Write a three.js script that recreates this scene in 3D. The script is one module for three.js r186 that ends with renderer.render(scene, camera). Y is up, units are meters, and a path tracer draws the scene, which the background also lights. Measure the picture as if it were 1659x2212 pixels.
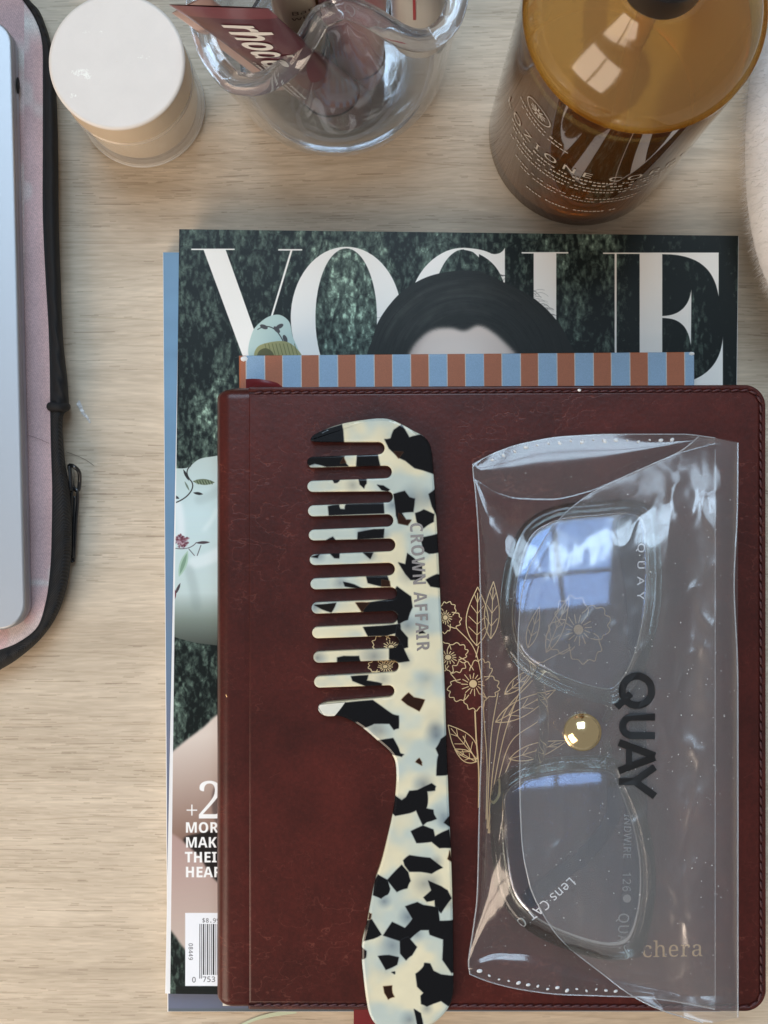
import * as THREE from 'three';
import { mergeGeometries, toCreasedNormals, mergeVertices } from 'three/addons/utils/BufferGeometryUtils.js';
import { FontLoader } from 'three/addons/loaders/FontLoader.js';
import { RectAreaLightUniformsLib } from 'three/addons/lights/RectAreaLightUniformsLib.js';

// ---------------------------------------------------------------- camera, light, exposure
const scene = new THREE.Scene();
const EYE = 0.52;                                    // metres above the desk, looking straight down
const camera = new THREE.PerspectiveCamera(40.06, 0.75, 0.01, 20);
camera.up.set(0, 0, -1); camera.position.set(0, EYE, 0); camera.lookAt(0, 0, 0);
scene.add(camera);
const renderer = new THREE.WebGLRenderer({ antialias: true });
renderer.toneMapping = THREE.LinearToneMapping;
renderer.toneMappingExposure = 0.94;
renderer.shadowMap.enabled = true;
RectAreaLightUniformsLib.init();
scene.background = new THREE.Color().setRGB(0.25, 0.248, 0.245);   // dim white room all round
const SKYLIGHT = { color: [0.62, 0.81, 1.0], power: 7.5, at: [-0.2, 3.2, -1.5], to: [-0.1, 2.0, 0], w: 1.9, h: 2.0 };
const WARMLIGHT = { color: [1.0, 0.81, 0.64], power: 6.0, at: [-0.58, 0.54, 0.60], to: [0, 0.05, 0.1], w: 0.6, h: 0.6 };

// ---------------------------------------------------------------- helpers
const V3 = (x, y, z) => new THREE.Vector3(x, y, z);
const F = 3034, CX = 829.5, CY = 1106;               // picture measures (1659 x 2212) of the photograph
const P = (u, v, y = 0) => V3((u - CX) / F * (EYE - y), y, (v - CY) / F * (EYE - y));   // a direction, met at the height y of what is touched there
let seed = 7;
const rnd = () => { seed = (seed * 1664525 + 1013904223) >>> 0; return seed / 4294967296; };
const rr = (a, b) => a + (b - a) * rnd();
const lerp = (a, b, t) => a + (b - a) * t, clamp = (x, a = 0, b = 1) => Math.min(b, Math.max(a, x));
const smooth = (a, b, x) => { const t = clamp((x - a) / (b - a)); return t * t * (3 - 2 * t); };
function hash(x, y, s) { let h = Math.imul(x, 374761393) + Math.imul(y, 668265263) + Math.imul(s, 974634777); h = Math.imul(h ^ (h >>> 13), 1274126177); return ((h ^ (h >>> 16)) >>> 0) / 4294967296; }
function vnoise(x, y, s = 0) {
  const xi = Math.floor(x), yi = Math.floor(y), fx = x - xi, fy = y - yi, a = fx * fx * (3 - 2 * fx), b = fy * fy * (3 - 2 * fy);
  return lerp(lerp(hash(xi, yi, s), hash(xi + 1, yi, s), a), lerp(hash(xi, yi + 1, s), hash(xi + 1, yi + 1, s), a), b);
}
function fbm(x, y, n = 4, s = 0) { let t = 0, a = 0.5, m = 0; for (let i = 0; i < n; i++) { t += a * vnoise(x, y, s + i); m += a; a *= 0.5; x = x * 2.03 + 7.1; y = y * 2.03 + 3.7; } return t / m; }
// smooth function through a table [[x, y], ...]
function table(T) {
  const n = T.length, d = T.map((p, i) => i === 0 ? (T[1][1] - T[0][1]) / (T[1][0] - T[0][0]) : i === n - 1 ? (T[n - 1][1] - T[n - 2][1]) / (T[n - 1][0] - T[n - 2][0]) : 0);
  for (let i = 1; i < n - 1; i++) {
    const a = (T[i][1] - T[i - 1][1]) / (T[i][0] - T[i - 1][0]), b = (T[i + 1][1] - T[i][1]) / (T[i + 1][0] - T[i][0]);
    d[i] = a * b <= 0 ? 0 : 2 * a * b / (a + b);
  }
  return (x) => {
    if (x <= T[0][0]) return T[0][1]; if (x >= T[n - 1][0]) return T[n - 1][1];
    let i = 0; while (x > T[i + 1][0]) i++;
    const h = T[i + 1][0] - T[i][0], t = (x - T[i][0]) / h, t2 = t * t, t3 = t2 * t;
    return (2 * t3 - 3 * t2 + 1) * T[i][1] + (t3 - 2 * t2 + t) * h * d[i] + (-2 * t3 + 3 * t2) * T[i + 1][1] + (t3 - t2) * h * d[i + 1];
  };
}
const used = {};
function numbered(n) { used[n] = (used[n] ?? -1) + 1; return used[n] ? n + '_' + String(used[n]).padStart(3, '0') : n; }
function shadows(m) { m.castShadow = true; m.receiveShadow = true; return m; }
function thing(name, label, category, at, group) {
  const o = new THREE.Group(); o.name = numbered(name); o.position.copy(at); o.userData = { label, category }; if (group) o.userData.group = group; scene.add(o); return o;
}
function originOf(p) { const v = V3(0, 0, 0); while (p && p !== scene) { v.add(p.position); p = p.parent; } return v; }
function part(parent, name, geo, mat, label) {        // geo is given in world coordinates
  const o = originOf(parent); geo.translate(-o.x, -o.y, -o.z);
  const m = shadows(new THREE.Mesh(geo, mat)); m.name = name; if (label) m.userData.label = label; parent.add(m); return m;
}
function single(name, geo, mat, label, category, at, group) {
  geo.translate(-at.x, -at.y, -at.z);
  const m = shadows(new THREE.Mesh(geo, mat)); m.name = numbered(name); m.position.copy(at); m.userData = { label, category }; if (group) m.userData.group = group; scene.add(m); return m;
}
function structure(name, geo, mat) { const m = shadows(new THREE.Mesh(geo, mat)); m.name = name; m.userData = { kind: 'structure' }; scene.add(m); return m; }
// pts: [[x, z], ...] in metres -> a flat slab between y0 and y1 with bevelled edges
function slab(pts, y0, y1, bevel = 0, seg = 3, crease = 0.7) {
  const s = new THREE.Shape(pts.map(([x, z]) => new THREE.Vector2(x, -z)));
  const g = new THREE.ExtrudeGeometry(s, bevel ? { depth: y1 - y0 - 2 * bevel, bevelEnabled: true, bevelThickness: bevel, bevelSize: bevel, bevelOffset: -bevel, bevelSegments: seg } : { depth: y1 - y0, bevelEnabled: false });
  g.rotateX(-Math.PI / 2); g.translate(0, y0 + bevel, 0);
  if (!bevel) return g;
  const c = toCreasedNormals(g, crease), p = c.attributes.position, n = c.attributes.normal;
  for (let i = 0; i < p.count; i += 3) { const ys = [p.getY(i), p.getY(i + 1), p.getY(i + 2)]; if (Math.max(...ys) - Math.min(...ys) < 1e-7) for (let k = 0; k < 3; k++) n.setXYZ(i + k, 0, ys[0] > (y0 + y1) / 2 ? 1 : -1, 0); }
  return c;
}
function planarUV(g, x0, z0, w, h, turn = 0) {
  const p = g.attributes.position, uv = new Float32Array(p.count * 2), c = Math.cos(turn), s = Math.sin(turn);
  for (let i = 0; i < p.count; i++) { const dx = p.getX(i) - x0, dz = p.getZ(i) - z0; uv[2 * i] = (dx * c + dz * s) / w; uv[2 * i + 1] = 1 - (-dx * s + dz * c) / h; }
  g.setAttribute('uv', new THREE.BufferAttribute(uv, 2)); return g;
}
const xz = (pts, y) => pts.map(([u, v]) => { const p = P(u, v, y); return [p.x, p.z]; });
function splinePts(pts, n, closed = false) { return new THREE.CatmullRomCurve3(pts.map(([u, v]) => V3(u, v, 0)), closed, 'centripetal').getPoints(n).map((p) => [p.x, p.y]); }
function tube(points, r, seg = 40, rad = 8, closed = false) { return new THREE.TubeGeometry(new THREE.CatmullRomCurve3(points, closed, 'centripetal'), seg, r, rad, closed); }
// grid surface from f(s, t) -> Vector3
function sheet(f, ns, nt) {
  const pos = [], uv = [], idx = [];
  for (let j = 0; j <= nt; j++) for (let i = 0; i <= ns; i++) { const p = f(i / ns, j / nt); pos.push(p.x, p.y, p.z); uv.push(i / ns, j / nt); }
  for (let j = 0; j < nt; j++) for (let i = 0; i < ns; i++) { const a = j * (ns + 1) + i, b = a + 1, c = a + ns + 1, d = c + 1; idx.push(a, c, b, b, c, d); }
  const g = new THREE.BufferGeometry(); g.setAttribute('position', new THREE.Float32BufferAttribute(pos, 3)); g.setAttribute('uv', new THREE.Float32BufferAttribute(uv, 2)); g.setIndex(idx); g.computeVertexNormals(); return g;
}
// flat ribbon along picture points, laid on the surface y(u, v); w is its full width in picture measures
function ribbon(pts, w, yOf, lift = 0) {
  const pos = [], idx = [], n = pts.length;
  for (let i = 0; i < n; i++) {
    const a = pts[Math.max(0, i - 1)], b = pts[Math.min(n - 1, i + 1)], dx = b[0] - a[0], dy = b[1] - a[1], l = Math.hypot(dx, dy) || 1, hw = (Array.isArray(w) ? lerp(w[0], w[1], i / (n - 1)) : w) / 2;
    for (const k of [1, -1]) { const u = pts[i][0] - dy / l * hw * k, v = pts[i][1] + dx / l * hw * k, p = P(u, v, yOf(u, v) + lift); pos.push(p.x, p.y, p.z); }
    if (i) idx.push(2 * i - 2, 2 * i - 1, 2 * i, 2 * i, 2 * i - 1, 2 * i + 1);
  }
  const g = new THREE.BufferGeometry(); g.setAttribute('position', new THREE.Float32BufferAttribute(pos, 3)); g.setIndex(idx); g.computeVertexNormals();
  const nn = g.attributes.normal; if (nn.getY(0) < 0) { const ix = g.index.array; for (let i = 0; i < ix.length; i += 3) { const t = ix[i]; ix[i] = ix[i + 1]; ix[i + 1] = t; } g.computeVertexNormals(); }
  return g;
}
const canvas = (w, h) => { const c = document.createElement('canvas'); c.width = w; c.height = h; return [c, c.getContext('2d')]; };
function tex(c, srgb = true, repeat = null) { const t = new THREE.CanvasTexture(c); if (srgb) t.colorSpace = THREE.SRGBColorSpace; t.wrapS = t.wrapT = repeat === 'edge' ? THREE.ClampToEdgeWrapping : THREE.RepeatWrapping; return t; }
function paint(w, h, f) { const [c, x] = canvas(w, h), im = x.createImageData(w, h), d = im.data; for (let j = 0; j < h; j++) for (let i = 0; i < w; i++) { const o = 4 * (j * w + i), k = f(i, j); d[o] = clamp(k[0], 0, 255); d[o + 1] = clamp(k[1], 0, 255); d[o + 2] = clamp(k[2], 0, 255); d[o + 3] = 255; } x.putImageData(im, 0, 0); return [c, x]; }
const std = (o) => new THREE.MeshStandardMaterial(o), phys = (o) => new THREE.MeshPhysicalMaterial(o);
const rgb = (r, g, b) => new THREE.Color().setRGB(r, g, b);
const fonts = {};
for (const k of ['sans_bold', 'sans_regular', 'serif_regular']) fonts[k] = await new FontLoader().loadAsync('fonts/droid/droid_' + k + '.typeface.json');
// flat lettering; map(x, y) -> Vector3, x along the reading direction, y up the letters, in the units of size
function lettering(font, text, size, map, track = 0, segs = 4) {
  const list = []; let x = 0;
  for (const ch of text) {
    const adv = (font.data.glyphs[ch] || font.data.glyphs['?']).ha * size / font.data.resolution;
    if (ch !== ' ') { const g = new THREE.ShapeGeometry(font.generateShapes(ch, size), segs); g.translate(x, 0, 0); list.push(g); }
    x += adv + track;
  }
  const g = mergeGeometries(list); g.deleteAttribute('uv'); const p = g.attributes.position;
  for (let i = 0; i < p.count; i++) { const q = map(p.getX(i), p.getY(i)); p.setXYZ(i, q.x, q.y, q.z); }
  g.computeVertexNormals(); return g;
}

// ---------------------------------------------------------------- windows outside the frame that light the desk
const M = {};
M.windowFrame = std({ color: rgb(0.75, 0.75, 0.74), roughness: 0.6 });
function windowOf(L, bars) {
  const at = V3(...L.at), to = V3(...L.to), col = rgb(...L.color);
  const light = new THREE.RectAreaLight(col, L.power, L.w, L.h); light.name = 'window_light'; light.position.copy(at); light.lookAt(to); light.castShadow = true; scene.add(light);
  const g = new THREE.Group(); g.name = numbered('window'); g.userData = { kind: 'structure' }; g.position.copy(at); g.quaternion.copy(light.quaternion); scene.add(g);
  const pane = new THREE.Mesh(new THREE.BoxGeometry(L.w, L.h, 0.006), std({ color: 0x888888, emissive: col, emissiveIntensity: 1.5, roughness: 0.4 })); pane.name = 'window_pane'; pane.position.z = 0.02; g.add(pane);
  const bar = (x, y, w, h) => { const b = shadows(new THREE.Mesh(new THREE.BoxGeometry(w, h, 0.04), M.windowFrame)); b.name = 'window_frame'; b.position.set(x, y, -0.03); g.add(b); };
  bar(0, L.h / 2 + 0.03, L.w + 0.12, 0.06); bar(0, -L.h / 2 - 0.03, L.w + 0.12, 0.06); bar(-L.w / 2 - 0.03, 0, 0.06, L.h - 0.002); bar(L.w / 2 + 0.03, 0, 0.06, L.h - 0.002);
  for (const b of bars) bar(...b);
}
windowOf(SKYLIGHT, [[0, 0, 0.1, 1.99], [-0.5, 0.2, 0.89, 0.08], [0.5, 0.2, 0.89, 0.08]]);
windowOf(WARMLIGHT, [[0, 0, 0.03, 0.595]]);

// ---------------------------------------------------------------- desk
{
  const W = 2048, S = 0.46, k = W / S;
  const [c, x] = paint(W, W, (i, j) => {
    const X = i / W, Y = j / W, wob = (fbm(X * 5, Y * 9, 3, 40) - 0.5) * 0.02;
    const a = fbm(X * 4, (Y + wob) * 46, 4, 1), b = fbm(X * 26, (Y + wob) * 420, 3, 11), e = fbm(X * 2, Y * 3, 3, 21), f = fbm(X * 90, (Y + wob) * 900, 2, 31);
    const g2 = fbm(X * 9, (Y + wob) * 150, 3, 71), t = 0.93 + (a - 0.5) * 0.13 + (g2 - 0.5) * 0.09 + (b - 0.5) * 0.07 + (e - 0.5) * 0.12 + (f - 0.5) * 0.10;
    return [209 * t, 193 * Math.pow(t, 1.08), 171 * Math.pow(t, 1.2)];
  });
  const [cb, xb] = paint(W, W, (i, j) => { const X = i / W, Y = j / W, v = 150 + (fbm(X * 30, Y * 500, 3, 51) - 0.5) * 90; return [v, v, v]; });
  for (let n = 0; n < 21000; n++) {                  // open pores of the oak, short dark dashes along the grain
    const px = rr(0, W), py = rr(0, W), dens = fbm(px / W * 4, py / W * 14, 3, 61);
    if (dens < rr(0.2, 0.66)) continue;
    const len = rr(0.0015, 0.008) * k * (rnd() < 0.2 ? 2.6 : 1), th = rr(0.5, 1.25), al = rr(0.06, 0.36), sl = (fbm(px / W * 5, py / W * 9, 2, 40) - 0.5) * 0.12;
    for (const [ctx, col] of [[x, `rgba(88,70,52,${al})`], [xb, `rgba(0,0,0,${al * 1.6})`]]) {
      ctx.strokeStyle = col; ctx.lineWidth = th; ctx.beginPath(); ctx.moveTo(px, py); ctx.quadraticCurveTo(px + len / 2, py + sl * len * 0.5 + th * 0.4, px + len, py + sl * len); ctx.stroke();
    }
  }
  for (let n = 0; n < 900; n++) {                    // long flowing grain lines
    let px = rr(-300, W), py = rr(0, W); const end = px + rr(0.03, 0.16) * k, al = rr(0.04, 0.17), dark = rnd() < 0.7;
    for (const [ctx, col] of [[x, dark ? `rgba(120,98,74,${al})` : `rgba(240,226,204,${al})`], [xb, `rgba(0,0,0,${dark ? al : 0})`]]) {
      ctx.strokeStyle = col; ctx.lineWidth = 0.6 + (n % 7) * 0.2; ctx.beginPath();
      for (let q = px; q < end; q += 24) { const yy = py + (fbm(q / W * 5, py / W * 9, 3, 40) - 0.5) * 40; q === px ? ctx.moveTo(q, yy) : ctx.lineTo(q, yy); } ctx.stroke();
    }
  }
  for (let n = 0; n < 2600; n++) { const px = rr(0, W), py = rr(0, W), len = rr(0.002, 0.02) * k; x.strokeStyle = `rgba(236,216,186,${rr(0.05, 0.2)})`; x.lineWidth = rr(0.6, 1.8); x.beginPath(); x.moveTo(px, py); x.lineTo(px + len, py + rr(-2, 2)); x.stroke(); }
  M.desk = phys({ map: tex(c), bumpMap: tex(cb, false), bumpScale: 0.00012, roughness: 0.52, specularIntensity: 0.7 });
  const g = slab([[-0.75, -0.42], [0.75, -0.42], [0.75, 0.38], [-0.75, 0.38]], -0.03, 0, 0.002);
  planarUV(g, -0.23, -0.23, S, S); structure('desk', g, M.desk);
}

// ---------------------------------------------------------------- laptop sleeve and laptop
M.blackCloth = std({ color: rgb(0.006, 0.006, 0.007), roughness: 0.85 });
M.blackMetal = phys({ color: rgb(0.012, 0.012, 0.013), roughness: 0.25, clearcoat: 0.5, clearcoatRoughness: 0.15 });
{
  const [c, x] = paint(768, 1536, (i, j) => {
    const X = i / 768, Y = j / 1536, th = (((i + j * 0.5) % 4 < 2) ? 1 : 0.93) * (0.94 + 0.12 * hash(i >> 1, j >> 1, 3));
    const bl = fbm(X * 6, Y * 12, 4, 5);
    const patch = Math.max(smooth(0.035, 0.0, Math.abs(Y - 0.045 - 0.05 * X - 0.012 * fbm(X * 9, Y * 9, 2, 8))), 0.75 * smooth(0.008, 0, Math.abs(Y - 0.835 + 0.01 * fbm(X * 9, 1, 2, 9))), 0.55 * smooth(0.58, 0.68, fbm(X * 7 + 3, Y * 11, 3, 15)));
    const p = [lerp(206, 216, patch), lerp(176, 212, patch), lerp(177, 209, patch)], q = th * (0.9 + 0.2 * bl);
    return p.map((v) => v * q);
  });
  const [cb] = paint(256, 256, (i, j) => { const v = 128 + 60 * Math.sin(i * Math.PI / 4 + (j >> 2) * 1.57) * Math.sin(j * Math.PI / 2) + 50 * (hash(i, j, 3) - 0.5); return [v, v, v]; });
  const tb = tex(cb, false); tb.repeat.set(8, 14);
  const pink = std({ map: tex(c), bumpMap: tb, bumpScale: 0.0003, roughness: 0.95 });
  const inner = splinePts([[10, -60], [49, 0], [70, 31], [84, 62], [91, 98], [92, 168], [92, 320], [92, 464], [98, 600], [104, 700], [107, 800], [108, 888], [110, 980], [112, 1054], [111, 1150], [108, 1227], [97, 1306], [79, 1356], [36, 1389], [0, 1403], [-60, 1422]], 240);
  const outer = splinePts([[25, -70], [64, 0], [84, 22], [101, 62], [109, 90], [118, 150], [123, 224], [126, 340], [127, 464], [131, 600], [137, 740], [147, 838], [147, 886], [138, 895], [139, 982], [151, 1060], [155, 1130], [155, 1173], [148, 1252], [126, 1324], [90, 1378], [36, 1425], [0, 1447], [-60, 1478]], 240);
  const o = thing('laptop_sleeve', 'dusty pink cloth laptop sleeve with thick black zipped edge, lying under the laptop', 'laptop sleeve', P(0, 700, 0));
  const mid = inner.map((p, i) => [lerp(p[0], outer[i][0], 0.45), lerp(p[1], outer[i][1], 0.45)]);
  part(o, 'back_panel', slab([...xz(mid, 0.005), [-0.34, xz([mid[240]], 0.005)[0][1]], [-0.34, xz([mid[0]], 0.005)[0][1]]], 0.0005, 0.0095, 0.002), M.blackCloth);
  const panel = slab([...xz(inner.map((p, i) => [lerp(p[0], outer[i][0], 0.12), lerp(p[1], outer[i][1], 0.12)]), 0.0125), [-0.335, 0.06], [-0.335, -0.18]], 0.0098, 0.0125, 0.0008);
  planarUV(panel, -0.26, -0.19, 0.13, 0.26); part(o, 'fabric_panel', panel, pink);
  const atV = (L, v) => { let k = 0; while (k < L.length - 1 && L[k + 1][1] < v) k++; return k; };
  const band = (i0, i1, inn, out, hi, n) => sheet((s, t) => {
    const k = lerp(i0, i1, t), a = Math.floor(k), f = k - a, b = Math.min(240, a + 1), pi = [lerp(inn[a][0], inn[b][0], f), lerp(inn[a][1], inn[b][1], f)], po = [lerp(out[a][0], out[b][0], f), lerp(out[a][1], out[b][1], f)];
    const ang = Math.PI * (0.06 + s * 1.02), q = 0.5 - 0.5 * Math.cos(ang), y = 0.0062 + (hi + 0.0004 * Math.sin(k * 0.9)) * Math.sin(ang);
    return P(lerp(pi[0], po[0], q), lerp(pi[1], po[1], q), Math.max(0.0006, s > 0.5 ? y : Math.max(y, 0.0126)));
  }, 14, n);
  const cut = atV(inner, 880);
  part(o, 'edge_binding', band(0, cut, inner, outer, 0.0085, 160), M.blackCloth);
  // rolled end of the binding
  const a0 = P(97, 876, 0.0128), a1 = P(149, 876, 0.009);
  part(o, 'binding_hem', tube([P(108, 878, 0.0125), P(116, 878, 0.0140), P(128, 879, 0.0142), P(139, 879, 0.0118), P(143, 879, 0.0075), P(143, 879, 0.003)], 0.0016, 30, 10), M.blackCloth);
  // zip tape with a herringbone weave
  const [hc] = paint(64, 64, (i, j) => { const m = Math.abs(i - 32), v = ((j + m * 0.9) % 8 < 4) ? 36 : 20; return [v, v, v + 1]; });
  const [hb] = paint(64, 64, (i, j) => { const m = Math.abs(i - 32), v = 128 + 110 * Math.sin((j + m * 0.9) * Math.PI / 4); return [v, v, v]; });
  const th = tex(hc), thb = tex(hb, false); th.repeat.set(1, 13); thb.repeat.set(1, 13);
  part(o, 'zip_tape', band(cut, 240, inner, outer, 0.0080, 170), std({ map: th, bumpMap: thb, bumpScale: 0.0004, roughness: 0.8 }));
  // slider and puller
  const sl = part(o, 'zip_slider', tube([P(150, 1006, 0.0075), P(160, 1008, 0.0095), P(170, 1018, 0.0085), P(172, 1040, 0.0065), P(168, 1060, 0.006), P(158, 1052, 0.0065), P(154, 1030, 0.007)], 0.00075, 60, 8, true), M.blackMetal);
  part(sl, 'slider_body', slab(xz([[146, 1004], [155, 1004], [158, 1060], [149, 1062]], 0.008), 0.003, 0.0088, 0.0012), M.blackMetal);
  const pull = part(o, 'zip_puller', tube([P(158, 1056, 0.007), P(166, 1058, 0.0075), P(168, 1075, 0.007), P(165, 1120, 0.005), P(161, 1190, 0.004), P(158, 1214, 0.003), P(154, 1210, 0.003), P(154, 1150, 0.004), P(154, 1090, 0.006)], 0.0006, 70, 8, true), M.blackMetal);
  part(pull, 'puller_tab', slab(xz([[155, 1070], [164, 1072], [163, 1120], [159, 1205], [155, 1205]], 0.0045), 0.0036, 0.0048, 0.0004), M.blackMetal);
}
{
  const y0 = 0.0128, yb = 0.0182, yl = 0.0187, y1 = 0.0228;
  const A = [24.5, 90], B = [55, 1310];
  const at = (v) => lerp(A[0], B[0], (v - A[1]) / (B[1] - A[1]));
  const right = [];
  const rad = (cu, cv, r, a0, a1) => { for (let i = 0; i <= 12; i++) { const a = lerp(a0, a1, i / 12); right.push([cu + r * Math.cos(a), cv + r * Math.sin(a)]); } };
  rad(at(100) - 50, 94, 50, -Math.PI / 2, -0.02); rad(at(1305) - 58, 1303, 58, -0.02, Math.PI / 2 - 0.02);
  const out = [...xz(right, y1), [-0.42, 0.047], [-0.42, xz([right[0]], y1)[0][1] + 0.006]];
  const alu = (r) => { const [c] = paint(256, 256, (i, j) => { const v = 205 + 26 * (hash(i, j, 71) - 0.5); return [v, v, v]; }); const t = tex(c, false); t.repeat.set(40, 40); return phys({ color: rgb(0.44, 0.46, 0.49), metalness: 1, roughness: r, roughnessMap: t, bumpMap: t, bumpScale: 0.000012 }); };
  const m = alu(0.6), o = thing('laptop', 'closed silver aluminium laptop with rounded corners resting on the pink sleeve', 'laptop', P(-60, 700, y0));
  const lid = planarUV(slab(out, yl, y1, 0.0009, 4), -0.4, -0.2, 0.4, 0.4), base = planarUV(slab(out, y0, yb, 0.0016, 4), -0.4, -0.2, 0.4, 0.4);
  part(o, 'lid', lid, m); part(o, 'base', base, m);
  part(o, 'lid_seam', slab(out.map(([x, z], i) => [x - 0.0008, z]), yb - 0.0004, yl + 0.0004), std({ color: 0x0a0a0a, roughness: 0.7 }));
  const pp = P(at(172) + 1, 172, y1), port = new THREE.SphereGeometry(0.0016, 16, 12); port.scale(0.35, 0.9, 1.9); port.translate(pp.x + 0.0001, 0.0160, pp.z);
  part(o, 'port', port, std({ color: 0x050505, roughness: 0.6 }));
}

// ---------------------------------------------------------------- cream jar
{
  const c = P(311, 232, 0), o = thing('cream_jar', 'round cream coloured cosmetic jar with smudged flat lid and clear thick base', 'jar', c);
  const lathe = (pts, n = 72) => { const g = new THREE.LatheGeometry(pts.map(([r, y]) => new THREE.Vector2(r, y)), n); g.translate(c.x, 0, c.z); return g; };
  const R = 0.0228;
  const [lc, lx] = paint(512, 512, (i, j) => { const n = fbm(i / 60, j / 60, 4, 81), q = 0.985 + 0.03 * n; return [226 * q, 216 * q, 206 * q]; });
  lx.fillStyle = 'rgba(252,249,238,0.75)';            // dried cream smears on the lid
  const blob = (x, y, r, n, s) => { for (let i = 0; i < n; i++) { const a = rr(0, 6.28), d = r * Math.sqrt(rnd()); lx.globalAlpha = rr(0.25, 0.9); lx.beginPath(); lx.ellipse(x + d * Math.cos(a) * s, y + d * Math.sin(a) * 0.7, rr(1, r * 0.28), rr(1, r * 0.2), rr(0, 3), 0, 7); lx.fill(); } };
  blob(122, 296, 18, 60, 2.0); blob(148, 312, 14, 40, 1); blob(92, 384, 12, 26, 1); blob(140, 145, 10, 9, 1.3); blob(196, 146, 7, 9, 1); blob(350, 240, 14, 6, 2);
  lx.globalAlpha = 1;
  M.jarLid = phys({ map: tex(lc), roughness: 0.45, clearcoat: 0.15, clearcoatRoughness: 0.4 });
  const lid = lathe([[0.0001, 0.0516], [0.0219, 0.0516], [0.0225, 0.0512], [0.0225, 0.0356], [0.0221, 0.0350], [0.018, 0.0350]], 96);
  const lidM = part(o, 'lid', lid, phys({ color: rgb(0.72, 0.57, 0.40), roughness: 0.4, clearcoat: 0.15, clearcoatRoughness: 0.4 }));  // tan carries the shading and bounce on the lid side
  const disc = lathe([[0.0001, 0.0529], [0.0200, 0.0529], [0.0214, 0.0531], [0.0222, 0.0530], [0.0227, 0.0525], [0.0227, 0.0519]], 96); planarUV(disc, c.x - R, c.z - R, 2 * R, 2 * R); part(lidM, 'lid_lit_top', disc, M.jarLid, 'smudged top with the brighter light put into its off white colour');  // top of the same lid, its brighter light put into a paler colour
  part(o, 'cup', lathe([[0.0005, 0.0050], [0.0185, 0.0050], [0.0203, 0.0062], [0.0212, 0.010], [0.0216, 0.034], [0.0005, 0.0341]]), phys({ color: rgb(0.72, 0.57, 0.37), roughness: 0.45 }), 'beige inner cup');
  part(o, 'glass_shell', lathe([[0.0002, 0.0004], [0.0208, 0.0004], [0.0222, 0.0008], [0.0228, 0.0022], [0.0229, 0.0330], [0.0226, 0.0339], [0.0218, 0.0340]]), phys({ color: rgb(0.95, 0.94, 0.92), roughness: 0.2, transmission: 0.72, thickness: 0, ior: 1.5 }), 'translucent outer shell');
  part(o, 'foot_ring', lathe([[0.0196, 0.0006], [0.0215, 0.0005], [0.0226, 0.0013], [0.0230, 0.0026], [0.0229, 0.0038], [0.0222, 0.0044]]), phys({ color: rgb(0.9, 0.89, 0.87), roughness: 0.2, transmission: 0.4, thickness: 0 }));
}

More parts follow.
